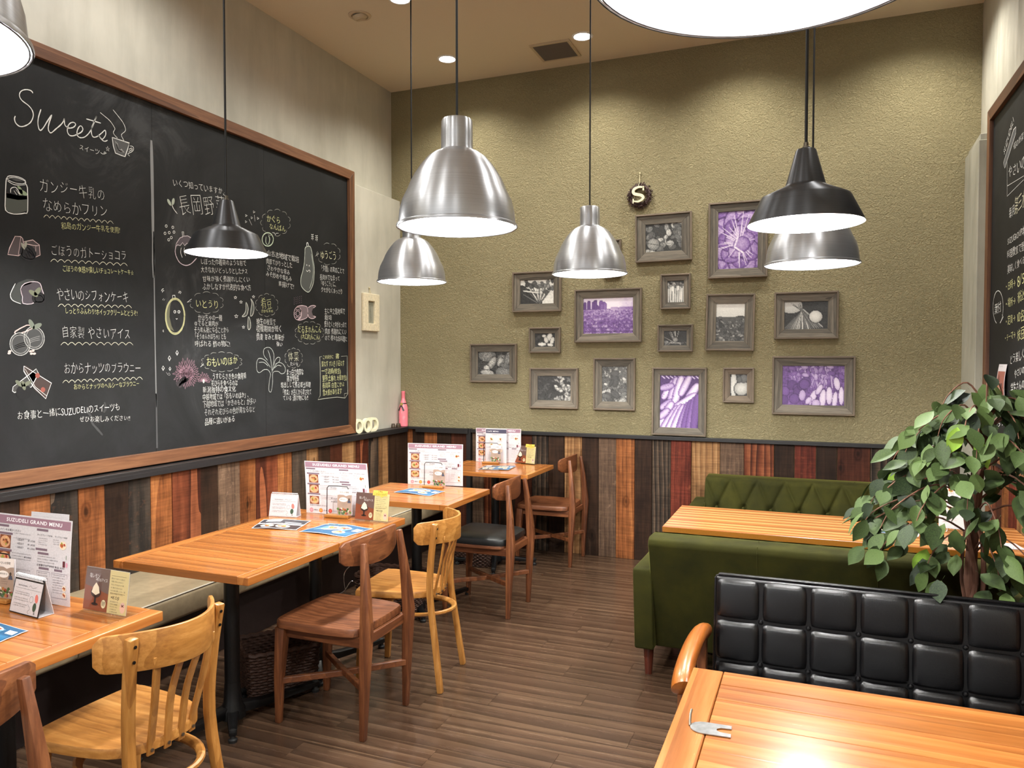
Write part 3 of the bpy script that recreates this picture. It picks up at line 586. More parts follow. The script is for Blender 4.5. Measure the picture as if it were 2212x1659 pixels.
P_ = [(110,200),(130,120),(190,50),(280,15),(360,20),(330,60),(240,90),(215,140),(230,270),(160,255),(120,230)]; fillp(z(P_), (150,160,150), .35); cl(z([(160,60),(120,140),(108,190),(135,240),(220,275)]), .003)
P_ = [(215,120),(260,60),(360,40),(420,60),(440,120),(465,200),(450,250),(370,255),(330,275),(240,270),(235,200)]; fillp(z(P_), (176,150,170), .42); cl(z(P_), .003, (220,205,212), True, 2)
ck.ell(*z([(410,220)])[0], .034, .03, (30,30,32), 0, 18, 1); cl(z([(365,225),(390,255),(440,255),(455,225),(430,190),(385,190)]), .003, closed=True)
for c_, a_ in (((350,165),-.5),((393,145),.9)):
    p = z([c_])[0]; ck.ell(p[0], p[1], .024, .011, mixv((190,200,160), .5), a_, 12, 2)
for cx_, cy_ in ((360,635),(210,700)):
    p = z([(cx_, cy_)])[0]; q = z([(cx_+105, cy_)])[0]; r_ = abs(q[0]-p[0]); ck.ell(p[0], p[1], r_, r_*1.08, mixv(WH, .16), 0, 28, 1 if cx_ < 300 else 0)
    for s_ in (1, .82): ck.line([(p[0]+r_*s_*math.cos(a), p[1]+r_*1.08*s_*math.sin(a)) for a in np.arange(0, 2*PI, .35)], .0026, mixv(WH, .85 if s_ == 1 else .6), True, 3, 2)
    for k in range(3): cl(z([(cx_-60,cy_+20+k*18),(cx_,cy_-5+k*18),(cx_+60,cy_-20+k*20)]), .0026, mixv(WH, .5))
cl(z([(165,590),(160,565),(280,500),(320,510),(330,540),(200,590)]), .005, (220,190,185), True, 2)
for c_, a_ in (((330,490),-1.1),((390,510),.5)):
    p = z([c_])[0]; ck.ell(p[0], p[1], .024, .011, mixv((190,205,180), .5), a_, 12, 3)
for c_ in ((100,775),(95,795),(320,775),(345,770),(330,800),(360,800)):
    p = z([c_])[0]; ck.ell(p[0], p[1], .008, .005, (220,200,195), .2, 8, 2)
P_ = [(250,930),(270,925),(540,1110),(480,1275),(370,1190),(260,1010)]; fillp(z(P_), (120,84,72), .55); ck.layer = 1
cl(z([(250,930),(250,985),(360,1160),(480,1275),(540,1110)]), .0038, closed=True, smooth=1); cl(z([(262,960),(370,1150),(490,1245)]), .0026, smooth=1)
P_ = [(135,1150),(280,1040),(380,960),(405,1010),(330,1150),(150,1210),(130,1195)]; fillp(z(P_), (180,176,168), .35); cl(z(P_), .0032, closed=True, smooth=1)
for c_ in ((393,1030),(450,1180)):
    p = z([c_])[0]; ck.ell(p[0], p[1], .011, .012, (150,84,74), 0, 10, 3)
ck.ell(*z([(250,1205)])[0], .036, .034, (28,28,30), 0, 18, 2); cl(z([(195,1190),(210,1235),(250,1262),(300,1245),(305,1200),(270,1150)]), .0035)
for c_, a_ in (((200,1115),-.7),((245,1135),-1.3),((285,1115),.5)):
    p = z([c_])[0]; ck.ell(p[0], p[1], .022, .009, mixv((190,200,165), .5), a_, 12, 3)
ck.layer = 0
cl(z([(900,1400),(950,1450),(970,1530),(1020,1590),(1080,1659)]), .011, (66,67,68)); cl(z([(1100,1310),(1110,1380),(1090,1420)]), .012, (62,63,64))
# vegetable drawings
z = zz(8.295, 340, 360)
for x_, y_ in ((155,1065),(273,1087),(133,1195),(210,1183),(295,1173),(246,1272),(200,1310)): cl(z([(x_+18*math.cos(a), y_+22*math.sin(a)) for a in np.arange(0, 2*PI, 1.05)]), .003, closed=True)
for c_, a_ in (((210,640),-.9),((280,625),1.3)):
    p = z([c_])[0]; ck.ell(p[0], p[1], .02, .0095, (176,186,170), a_, 12, 1)
cl(z([(255,680),(290,760),(355,845)]), .004)
cap = [(320,1440),(340,1370),(400,1280),(470,1245),(540,1240),(600,1275),(660,1320),(690,1340),(640,1390),(600,1350),(560,1400),(530,1370),(485,1415),(450,1360),(405,1415),(360,1400)]
fillp(z(cap), (176,156,170), .6); cl(z(cap), .004, (205,195,200), True, 1); cl(z([(470,1250),(465,1165),(440,1165),(450,1270)]), .0035, smooth=1)
cl(z([(330,1430),(315,1520),(340,1620),(400,1720),(500,1770),(600,1740),(700,1640)]), .0045, (205,190,198)); cl(z([(425,1450),(415,1540),(445,1630)]), .003); cl(z([(482,1450),(475,1530),(505,1600)]), .003)
cl(z([(1180,480),(1190,510),(1225,510),(1240,480)]), .0025); cl(z([(1195,465),(1196,472)]), .003); cl(z([(1225,460),(1226,467)]), .003)
for x_, y_ in ((1590,875),(1730,810),(1690,915),(1585,985),(1800,925)): cl(z([(x_-14,y_-18),(x_+18,y_+2),(x_-12,y_+20)]), .003, closed=True, smooth=0)
cl(z([(1640,940),(1690,1050)]), .003); cl(z([(1735,865),(1745,980)]), .003)
cloud(595, 481, 30, 27, 11); cloud(689+20.5, 548.5, 24, 22, 9, skip=(5,)); cloud(446, 654, 34, 22, 10, skip=(5,)); cloud(576, 659, 23, 23, 10); cloud(668, 719, 29, 23, 12); cloud(634, 773.5, 18, 20, 10); cloud(478.6, 781.6, 41, 20, 14)
z = zz(8.295, 560, 440)
cl(z([(1060,880),(1000,945),(1065,900)]), .003, smooth=0); cl(z([(230,515),(270,525),(285,560),(300,530),(345,530)]), .003, smooth=0)
cl(z([(150+100*math.cos(a), 640+120*math.sin(a)) for a in np.arange(0, 2*PI, .5)]), .006, (190,205,180), True); cl(z([(120,590),(115,690),(150,740)]), .005, (180,195,175)); cl(z([(165,570),(185,640),(165,730)]), .006, (190,205,180))
P_ = [(850,770),(820,800),(815,900),(805,1050),(780,1200),(745,1330),(745,1450),(790,1530),(870,1585),(920,1540),(965,1430),(980,1300),(985,1150),(960,1000),(940,860),(910,770)]
fillp(z(P_), (190,200,185), .38); cl(z(P_), .0045, (190,198,186), True); cl(z([(850,760),(850,705),(870,705),(880,750)]), .005); cl(z([(930,900),(965,1150),(950,1350),(900,1520)]), .0035, (180,190,180))
for c_ in ((848,1100),(893,1112)): ck.ell(*z([c_])[0], .004, .005, (220,222,218), 0, 8, 3)
cl(z([(840,1190),(860,1215),(890,1190),(910,1205),(900,1230)]), .003)
for x_, y_ in ((950,600),(1025,620)):
    for k in range(3):
        for s_ in (-1, 1): ck.ell(*z([(x_+s_*12, y_-45+k*36)])[0], .0055, .003, (214,216,210), s_*.7, 8, 1)
    cl(z([(x_,y_-50),(x_+8,y_+60)]), .0025)
z = zz(8.295, 340, 600)
for s_, w_ in ((1, .007), (.93, .004)): cl(z([(315+172*s_*math.cos(a), 690+322*s_*math.sin(a)) for a in np.arange(0, 2*PI, .4)]), w_, (186,186,140), True)
fillp(z([(250,400),(180,460),(150,600),(150,780),(190,900),(300,960),(250,860),(215,700),(225,520)]), (186,186,140), .7); cl(z([(268,380),(270,315),(310,315),(318,380)]), .004, smooth=0)
for x_ in (310, 383): cl(z([(x_+20*math.cos(a), 610+24*math.sin(a)) for a in np.arange(0, 2*PI, 1)]), .003, closed=True); cl(z([(x_+4,602),(x_+5,618)]), .004)
cl(z([(330,725),(343,745),(358,725)]), .003)
for P_ in ([(70,240),(85,205),(110,200)],[(85,265),(95,235),(118,232)],[(380,245),(410,245),(425,270)],[(370,270),(400,268),(415,290)],[(90,400),(108,370)],[(112,410),(130,380)],[(95,970),(92,935)],[(110,975),(108,930)]): cl(z(P_), .0028)
cl(z([(610,380),(530,440),(600,425)]), .003, smooth=0)
def star(x_, y_, r_): cl(z([(x_+(r_ if k % 2 == 0 else r_*.42)*math.sin(PI*k/5), y_-(r_ if k % 2 == 0 else r_*.42)*math.cos(PI*k/5)) for k in range(10)]), .0028, closed=True, smooth=0)
for q in ((1395,355,30),(1495,435,30),(1720,340,28),(1410,690,36),(1540,885,28)): star(*q)
for P_ in ([(1585,440),(1620,520),(1620,600),(1590,680),(1515,695),(1560,640),(1585,560)],[(1670,375),(1715,450),(1730,570),(1700,670),(1665,680),(1675,560),(1690,450)],[(1630,695),(1660,770),(1668,880),(1640,930),(1620,900),(1620,780)]):
    fillp(z(P_), (180,190,170), .4); cl(z(P_), .004, (196,200,190), True, 3)
z = zz(6.382, 540, 620)
for j in range(4):
    for i in range(5): cl(z([(605+i*25,120+j*28+(4-i)*6),(610+i*25,134+j*28+(4-i)*6)]), .0022, (190,160,180))
P_ = [(640,275),(700,255),(760,262),(790,290),(795,390),(770,430),(690,458),(650,450),(690,420),(705,350),(690,290)]; fillp(z(P_), (200,168,176), .7); cl(z(P_), .004, (214,190,196), True, 3)
cl(z([(657+52*math.cos(a), 365+88*math.sin(a)) for a in np.arange(0, 2*PI, .5)]), .004, (214,190,196), True)
for k in range(6): cl(z([(657+28*math.cos(k*1.05)+10*math.cos(a), 365+48*math.sin(k*1.05)+16*math.sin(a)) for a in np.arange(0, 2*PI, 1)]), .0028, (205,180,188), True)
P_ = [(800,285),(850,255),(905,262),(870,290),(850,340),(870,400),(905,412),(860,435),(810,415),(795,350)]; fillp(z(P_), (200,168,176), .55); cl(z(P_[:4]), .004, (214,190,196)); cl(z(P_[5:]), .004, (214,190,196))
for P_ in ([(280,1110),(240,1050),(190,1000),(120,985),(90,1050),(95,1150),(130,1180),(190,1140),(240,1140),(275,1180),(280,1220),(265,1300),(258,1420),(285,1448),(300,1400)],[(300,1400),(310,1300),(310,1200),(335,1165),(390,1165),(430,1195),(475,1180),(485,1120),(450,1060),(390,1040),(340,1090),(310,1150)],
    [(240,1010),(190,940),(190,860),(240,832),(290,850),(325,920),(325,1020),(310,1130),(300,1180)],[(330,1080),(345,1010),(380,970),(412,980),(400,1030),(350,1060)],[(245,870),(270,940),(290,1040),(298,1150)],[(120,1040),(190,1040),(250,1090)],[(330,1120),(380,1080),(430,1090)]): cl(z(P_), .0034, (170,176,170))
for k in range(16):
    a = PI*.55+k*.16; cl(z([(180+115*math.cos(a), 1080-105*math.sin(a)), (180+118*math.cos(a)+3, 1080-108*math.sin(a))]), .0025, (150,155,150), smooth=0)
cl(z([(990,958),(960,962),(965,1100),(968,1300),(965,1500),(935,1552),(1080,1530),(1200,1518),(1310,1530),(1348,1470),(1340,1200),(1338,950),(1255,955)]), .0034, (186,188,170), smooth=1); cl(z([(1300,1525),(1300,1470),(1340,1462)]), .003, (186,188,170), smooth=0)
ct('書', 724, 775, 733, 775, 11, YE)
z = zz(8.296, 340, 740)
def petals(cx_, cy_, n, r0, r1, col, a0=0, a1=2*PI, wd=16):
    for k in range(n):
        a = a0+(a1-a0)*k/n; rr = r1*(.85+.3*random.random()); ca, sa = math.cos(a), math.sin(a)
        cl(z([(cx_+r0*ca, cy_+r0*sa), (cx_+rr*.7*ca-wd*sa, cy_+rr*.7*sa+wd*ca), (cx_+rr*ca, cy_+rr*sa*1.25), (cx_+rr*.7*ca+wd*sa, cy_+rr*.7*sa-wd*ca)]), .0017, mixv(col, .8), True, 3)
petals(515, 560, 34, 60, 220, PK); petals(515, 560, 22, 20, 140, PK, wd=12); petals(515, 560, 12, 0, 80, PK, wd=8); petals(835, 690, 11, 10, 120, PK, PI, 2.15*PI, 14)
cl(z([(340,760),(430,690),(520,640)]), .03, mixv(PK, .12)); cl(z([(380,800),(470,700),(560,650)]), .02, mixv(PK, .1)); ck.ell(*z([(825,690)])[0], .008, .012, (200,205,190), 0, 8, 2)
for x_, y_, r_ in ((350,185,44),(213,283,46),(100,460,44),(222,470,34)):
    cl(z([(x_,y_-r_),(x_+r_*.5,y_),(x_,y_+r_),(x_-r_*.5,y_)]), .003, closed=True, smooth=0); fillp(z([(x_-r_*.4,y_),(x_+r_*.4,y_+5),(x_,y_+r_*.9)]), WH, .8)
cl(z([(825,375),(768,440),(828,395)]), .003, smooth=0); cl(z([(155,530),(190,580),(225,580),(210,545),(185,560)]), .0022, (150,150,150))
props(ck.build('chalk_writing', t, CHALK), kind='stuff')
# -- right chalkboard
XRB = .925
def wpt2(px, py): p = onp(0, XRB, px, py); return (p[1], p[2])
t = thing('chalkboard', 'wood framed chalkboard on the right wall cut off by the picture edge', 'chalkboard')
rA, rz1 = 5.10, 2.93
MB().box(XRB, XR, 2.0+.06, rA-.05, .98, rz1-.05).build('slate_panel', M['slate'], t)
rail4(t, 2.0, rA, .955, rz1, .066, .905, XR, w_frame)
ck = Ink(lambda u, v, l: (XRB-.0008-.0003*l, u, v)); _w0 = wallpt; wallpt = wpt2
def ct2(st, x0, y0, x1, y1, h, col=WH):
    p0, p1 = wpt2(x0, y0), wpt2(x1, y1); hh = wpt2(x0, y0-h)[1]-p0[1]; ck.text(st, p0, p1, hh, col, -.012, 1, 2, True)
for q in (('SUZUDELI',2170,338,2191,262,18,WH),('旬の野菜',2190,325,2212,300,14,WH),('やさいの',2178,388,2216,362,26,WH),('毎月',2180,474,2193,463,24,WH),('第三水',2192,462,2216,444,32,(220,218,190)),('SUZUGROUP本',2177,531,2214,505,17,WH),
 ('料理教室で野',2175.6,559,2214,540,17,WH),('美味しく食べる',2176.8,592,2214,570,17,WH),('・日時→',2171.8,630,2194,618,18,YE),('8/5',2198,622,2214,612,28,YE),('・場所→',2171.8,668,2194,656,18,YE),('税込',2199,655,2214,645,22,YE),('・定員→',2171.8,705,2194,694,18,YE),('10名',2197,700,2214,690,24,YE),
 ('・テーマ→',2170,740,2194,729,16,YE),('枝豆',2198,737,2214,728,24,YE),('どう楽しく',2182,788,2214,774,20,WH),('やさいの',2192,818,2214,806,18,WH),('学生さんの',2184,850,2214,838,20,WH),('葉付',2149,680,2163,672,20,WH),('お気軽に',2150,925,2212,905,18,WH)): ct2(*q)
cl([wpt2(2156.6+11*math.cos(a), 664-36*math.sin(a)) for a in np.arange(-1.2, 4.4, .35)], .004); cl([wpt2(2161, 698), wpt2(2168, 684), wpt2(2165, 680)], .004, smooth=0)
fillp([wpt2(2168, 352), wpt2(2172, 362), wpt2(2195, 285), wpt2(2194, 274), wpt2(2190, 280)], WH, .4); cl([wpt2(2168, 352), wpt2(2171, 363), wpt2(2195, 287), wpt2(2195, 274), wpt2(2190, 280)], .004, closed=True, smooth=0)
for a_, b_ in (((2176,350),(2176,424)),((2176,402),(2212,380)),((2176,424),(2212,388))): cl([wpt2(*a_), wpt2(*b_)], .004, smooth=0)
props(ck.build('chalk_writing', t, CHALK), kind='stuff'); wallpt = _w0
t = thing('leaflet', 'narrow photo leaflet taped to the right chalkboard', 'leaflet', (0, 0, 0))
p0 = onp(0, XRB-.01, 2154, 880); p1 = onp(0, XRB-.01, 2173, 787); yA, yB, zA, zB = p0[1], p1[1], p0[2], p1[2]
def lf(u, v, l=0): return (XRB-.004-.012*math.sin(PI*v)-.0006*l, yA+(yB-yA)*u, zA+(zB-zA)*v)
MB().grid(4, 10, lambda u, v: lf(u, v)).build('sheet', M['paper'], t)
ik = Ink(lambda u, v, l: lf(u, v, l+1)); ik.rect(.06, .02, .94, .84, (150, 92, 80), 4, 8)
for k in range(14): ik.ell(random.uniform(.2, .8), random.uniform(.1, .75), .14, .05, random.choice([(190,140,110),(120,60,50),(210,180,160),(90,60,60)]), random.random()*3, 10, 1)
ik.text('やさい市', (.1, .93), (.5, .93), .04, (60, 100, 60)); ik.build('print', t)
# ================================================================ PICTURE WALL
class Ras:
    """small painted picture, coordinates 0..1 (x right, y down), values 0..1"""
    def __init__(s, w, h, bg=.1):
        s.H = max(12, int(h/1.25)); s.W = max(12, int(w/1.25)); s.asp = w/h
        s.y, s.x = np.mgrid[0:s.H, 0:s.W].astype(float); s.x = s.x/(s.W-1)*s.asp; s.y = s.y/(s.H-1); s.a = np.full((s.H, s.W), float(bg))
    def noise(s, amp, k=1, x0=0, y0=0, y1=1):
        n = rng.normal(size=(s.H, s.W))
        for _ in range(k): n = (n+np.roll(n, 1, 0)+np.roll(n, 1, 1)+np.roll(n, -1, 0)+np.roll(n, -1, 1))/5
        n /= n.std(); mk = (s.y >= y0) & (s.y <= y1); s.a[mk] += (amp*n)[mk]
    def ell(s, cx, cy, rx, ry, ang=0, v=.8, dark=.35, edge=.12, light=(-.4, -.5), vein=0):
        cx *= s.asp; dx, dy = s.x-cx, s.y-cy; ca, sa = math.cos(ang), math.sin(ang); u = (dx*ca+dy*sa)/rx; w = (-dx*sa+dy*ca)/ry
        r = u*u+w*w; sh = 1-(1-dark)*np.clip(.35*r+.35*(1-(-(dx*light[0]+dy*light[1])/max(rx, ry)*-1))/2, 0, 1)
        val = v*sh
        if vein: val = val*(1-.35*(np.abs(w) < .1)-.15*(np.abs(np.sin(u*9+np.abs(w)*5)) < .3))
        s.a = np.where(r < 1, val, np.where((r < 1+edge*3) & (r >= 1), s.a*.45, s.a))
    def cap(s, x0, y0, x1, y1, r, v=.8, taper=1.0, edge=True):
        x0 *= s.asp; x1 *= s.asp; L2 = (x1-x0)**2+(y1-y0)**2+1e-9; t = np.clip(((s.x-x0)*(x1-x0)+(s.y-y0)*(y1-y0))/L2, 0, 1)
        d = np.hypot(s.x-x0-t*(x1-x0), s.y-y0-t*(y1-y0)); rr = r*(1-(1-taper)*t)*(1 if not edge else (.75+.5*np.sqrt(np.clip(4*t*(1-t), 0, 1))*.5))
        q = d/rr; s.a = np.where(q < 1, v*(1-.45*q*q), np.where((q < 1.25) & edge, s.a*.5, s.a))
    def rect(s, y0, y1, v0, v1): mk = (s.y >= y0) & (s.y < y1); s.a[mk] = (v0+(v1-v0)*(s.y-y0)/(y1-y0))[mk]
    def rgb(s, tone):
        a = np.clip(s.a, 0, 1)[..., None]
        st = [(0, (14, 14, 15)), (.5, (110, 110, 108)), (1, (244, 242, 234))] if tone == 'bw' else [(0, (52, 24, 74)), (.45, (126, 92, 158)), (.75, (190, 168, 206)), (1, (238, 228, 240))]
        out = np.zeros(a.shape[:2]+(3,))
        for (p, c), (q, d) in zip(st[:-1], st[1:]):
            c, d = np.array(lin(c)), np.array(lin(d)); mk = (a[..., 0] >= p) & (a[..., 0] <= q); t = (a-p)/(q-p); out = np.where(mk[..., None], c+(d-c)*t, out)
        return out
def paint(k, w, h):
    r = Ras(w, h); U = random.uniform
    if k == 'chard':
        r.a[:] = .86; r.noise(.03, 2); r.ell(.22, .8, .62, .42, .5, .1, .6, 0); r.ell(.0, .5, .3, .3, .3, .12, .6, 0)
        for i in range(9): r.cap(.58, .98, .15+i*.1, .12+abs(i-4)*.06, .035, .9 if i % 2 else .35, .4)
        for i in range(14): r.ell(U(.55, .98), U(.05, .6), .1, .06, U(0, 3), U(.2, .75), .4)
        for i in range(9): r.ell(U(.05, .5), U(.05, .3), .1, .06, U(0, 3), U(.1, .4), .4)
        r.cap(.1, .45, .55, .55, .03, .95); r.cap(.5, .95, .1, .6, .02, .5)
    elif k == 'leaves':
        for i in range(46): r.ell(U(0, 1), U(0, 1), U(.1, .17), U(.06, .1), U(0, 3), U(.35, .95), .35, vein=1)
        r.ell(.22, .72, .24, .2, .2, .7, .5, vein=1)
    elif k == 'cabbage':
        r.a[:] = .3; r.noise(.1, 2)
        for rad, n, v in ((.62, 9, .62), (.44, 8, .78), (.3, 7, .66), (.19, 5, .8)):
            for i in range(n):
                a = 2*PI*i/n+rad*5; r.ell(.55+rad*.55*math.cos(a)/r.asp, .55+rad*.7*math.sin(a), .24*rad/.44+.05, .19*rad/.44+.04, a, v+U(-.1, .1), .4, .1, vein=1)
        for i in range(22):
            a = U(0, 6.28); r.cap(.55+.08*math.cos(a), .55+.1*math.sin(a), .55+U(.3, .6)*math.cos(a), .55+U(.3, .6)*math.sin(a), .012, .97, .4, False)
        r.ell(.6, .58, .13, .12, 0, .75, .3); r.cap(.5, .45, .42, .62, .02, 1, 1, False); r.cap(.42, .62, .62, .72, .02, 1, 1, False); r.noise(.04, 1)
    elif k == 'stalks':
        for i in range(13): x = .06+i*.075; r.cap(x, U(.12, .3), x+U(-.06, .06), 1.1, .035, U(.6, 1)); r.ell(x, U(.08, .3), .07, .05, U(0, 3), U(.4, .9))
    elif k == 'field':
        r.rect(0, .32, .93, .8); r.noise(.02, 2)
        for i in range(12): x = U(0, .5); r.cap(x, U(.0, .2)+x*.25, x, .34, .05, U(.2, .35), 1, False)
        for i in range(8): r.ell(U(.55, 1), .3, .09, .04, 0, .55, .7, 0)
        r.rect(.33, 1, .6, .28)
        for j in range(9):
            y = .36+.64*(j/8)**1.4
            for i in range(26): r.ell(i/25+U(-.02, .02), y+U(-.01, .01), .03+.03*j/8, .012+.03*j/8, U(-.4, .4), .45+U(-.12, .35), .5, .1)
        r.noise(.05, 1, y0=.35); r.a += .25*np.exp(-((r.x/r.asp-.55)**2+(r.y-.25)**2)/.05)
    elif k == 'farmer':
        r.rect(0, .36, .9, .82); r.rect(.36, 1, .3, .12)
        for i in range(120): y = U(.4, 1); r.ell(U(0, 1), y, .03+.06*(y-.4), .015+.03*(y-.4), U(0, 3), U(.15, .75), .4)
        r.cap(.16, .42, .18, .62, .04, .12); r.ell(.15, .38, .045, .035, 0, .5); r.cap(.18, .46, .28, .52, .018, .6); r.ell(.85, .35, .12, .02, 0, .15, .9, 0)
    elif k == 'turnipbeans':
        r.a[:] = .08; r.ell(.1, .1, .5, .3, .2, .8, .7, 0)
        for i in range(20): r.cap(.42+U(-.02, .02), .3+U(-.03, .03), .02+i*.045, 1.05-abs(i-8)*.012, .028, U(.35, .9))
        for i in range(8): r.cap(.42, .35, .1+U(0, .3), .05+U(0, .1), .012, U(.4, .8), .5)
        r.ell(.72, .55, .23, .21, .2, .97, .45); r.ell(.9, .2, .25, .16, .3, .12, .6, 0)
    elif k == 'kohlrabi':
        for i in range(16): a = PI+U(.0, PI); r.cap(.5, .85, .5+.55*math.cos(a), .8+.8*math.sin(a), .03, U(.5, .95), .4)
        r.ell(.5, .6, .17, .16, 0, .7, .4); r.ell(.1, .8, .14, .1, .5, .6, .4)
        for i in range(10): r.ell(U(0, 1), U(.75, 1), .09, .04, U(0, 3), U(.3, .8), .4)
    elif k == 'bright':
        r.a[:] = .1
        for i in range(12): r.ell(U(0, .4), U(0, 1), .14, .12, U(0, 3), U(.1, .35))
        for q in ((.7, .3, .16, .3, .4), (.55, .5, .14, .2, -.3), (.85, .55, .12, .26, .3), (.35, .8, .26, .12, 0), (.45, .2, .12, .1, 0), (.75, .85, .2, .1, .2)): r.ell(*q, v=.98, dark=.6)
    elif k == 'mushroom':
        for q in ((.3, .18, .36, .26, .1, .62), (.45, .5, .14, .3, .5, .75), (.28, .72, .13, .12, 0, .85), (.3, .92, .28, .12, .1, .8), (.75, .35, .18, .22, 0, .6), (.95, .3, .14, .3, .3, .6), (.7, .45, .1, .2, .3, .8), (.82, .88, .34, .22, 0, .55), (.85, .62, .2, .1, .3, .5)): r.ell(q[0], q[1], q[2], q[3], q[4], q[5], .3)
        r.noise(.08, 0)
    elif k == 'peppers':
        for i in range(60): x = U(0, 1); r.ell(x, U(0, 1), .1, .035, U(-1.2, 1.2), U(.1, .35)+.65*(x > .5)*U(.4, 1), .25)
        r.ell(.5, .45, .2, .2, 0, .08, .7, 0)
        for i in range(30): r.ell(U(.55, 1), U(0, 1), .09, .05, U(0, 3), U(.6, 1), .3)
    elif k == 'harvester':
        r.a[:] = .45
        for i in range(160): r.ell(U(0, 1), U(0, 1), U(.03, .08), U(.02, .04), U(0, 3), U(.2, .95), .4)
        r.cap(.5, .28, .52, .5, .11, .22); r.ell(.52, .2, .11, .08, 0, .35); r.cap(.45, .4, .3, .55, .04, .2)
        for i in range(26): r.ell(U(0, 1), U(.65, 1), U(.08, .16), U(.05, .09), U(0, 3), U(.3, .9), .35, vein=1)
    elif k == 'sweetpotato':
        r.a[:] = .12
        for i in range(9): r.cap(.05+i*.11, .02, .12+i*.11, .06, .012, .9, 1, False)
        for q in ((.1,.42,.35,.12,.05,.9),(.2,.7,.42,.08,.05,.85),(.05,.62,.3,.5,.05,.8),(.38,.55,.55,.06,.055,.95),(.55,.35,.75,.05,.05,.9),(.6,.6,.95,.2,.06,.95),(.35,.65,.9,.38,.055,.98),(.0,.95,.3,.55,.055,.92),(.1,1.0,.45,.62,.05,.9),(.22,1.05,.55,.6,.055,1),(.35,1.05,.62,.6,.055,.92),
            (.5,1.0,.72,.55,.045,.6),(.62,1.0,.8,.5,.045,.4),(.75,1.0,.9,.45,.05,.5),(.88,1.0,.97,.4,.05,.35),(.05,.25,.3,.2,.05,.75),(.02,.8,.2,.68,.05,.85)): r.cap(q[0], q[1], q[2], q[3], q[4]*1.25, q[5])
        for i in range(70):
            r.cap(*(lambda a, b: (a, b, a+.012, b))(U(0, 1), U(.1, 1)), .004, .35, 1, False)
    elif k == 'eggs':
        r.a[:] = .12; r.ell(.22, .5, .13, .62, 0, .95, .5); r.ell(.7, .65, .3, .33, .6, .9, .35); r.ell(.8, .2, .16, .18, 0, .55, .4); r.ell(.55, .25, .1, .14, 0, .45, .4)
    elif k == 'turnips':
        r.a[:] = .28; r.noise(.08, 2)
        for i in range(40): x = U(.1, 1); r.cap(x, U(.0, .2), x+U(-.12, .12), .55, .015, U(.4, .95), 1, False); r.ell(x, U(0, .3), .09, .05, U(0, 3), U(.4, .85), .4)
        for i in range(10): r.ell(U(0, .45), U(.35, .9), .12, .12, 0, U(.2, .45), .35)
        for q in ((.33,.75,.08,.13,.1,.8),(.5,.8,.075,.2,.4,.95),(.6,.6,.06,.14,.5,.95),(.66,.82,.08,.22,.1,1),(.76,.75,.075,.22,0,1),(.85,.85,.06,.2,.1,.98),(.88,.45,.07,.16,-.2,.98),(.95,.75,.06,.22,0,1),(.55,.95,.1,.1,0,.85),(.43,.88,.06,.1,.6,.9)): r.ell(*q[:5], v=q[5], dark=.6)
    r.noise(.025, 0); return r
FR = [('chard',(262,553,520,773),(300,595,470,722),'bw','left-hand frame of a chard photo half behind the middle silver pendant',0),
('leaves',(915,243,1215,505),(963,305,1158,440),'bw','frame with round grey leaves hanging under the wreath',-.6),
('cabbage',(1303,180,1618,592),(1352,238,1565,535),'pu','tall frame with a purple cabbage beside the black pendant',0),
('stalks',(1048,565,1208,758),(1090,600,1168,715),'bw','small upright frame of pale stalks below the round-leaf picture',0),
('field',(592,645,948,935),(637,698,897,884),'pu','large frame with a purple crop field landscape',0),
('farmer',(1290,672,1548,980),(1343,727,1488,925),'bw','upright frame of a farmer in a field below the cabbage',1.0),
('turnipbeans',(1653,660,1995,917),(1708,716,1933,860),'bw','frame with long beans and one round white turnip',0),
('kohlrabi',(1033,835,1220,985),(1068,870,1182,945),'bw','small frame of spiky pale stems directly below the stalk picture',0),
('bright',(350,850,516,991),(385,885,483,957),'bw','small frame with bright blurred vegetables left of the purple field',0),
('mushroom',(37,937,283,1148),(77,980,236,1101),'bw','leftmost frame of the picture wall, with rounded mushrooms',0),
('peppers',(353,1066,610,1287),(395,1112,566,1237),'bw','frame of crowded pods, dark left and bright right, above the plank wall',0),
('harvester',(692,1013,913,1296),(738,1060,866,1243),'bw','upright frame with a stooping harvester below the purple field',0),
('sweetpotato',(1003,1064,1292,1432),(1045,1108,1243,1385),'pu','tall frame with purple sweet potatoes touching the black rail',.3),
('eggs',(1380,1064,1545,1256),(1420,1102,1503,1215),'bw','small pale wood frame with smooth white vegetables',0),
('turnips',(1642,1003,2083,1322),(1700,1056,2022,1264),'pu','widest frame at lower right with purple toned turnips',0),
('leaves',(745,384,838,590),(775,425,806,550),'bw','narrow frame almost hidden behind the middle silver pendant',0)]
FYF = YB-.026
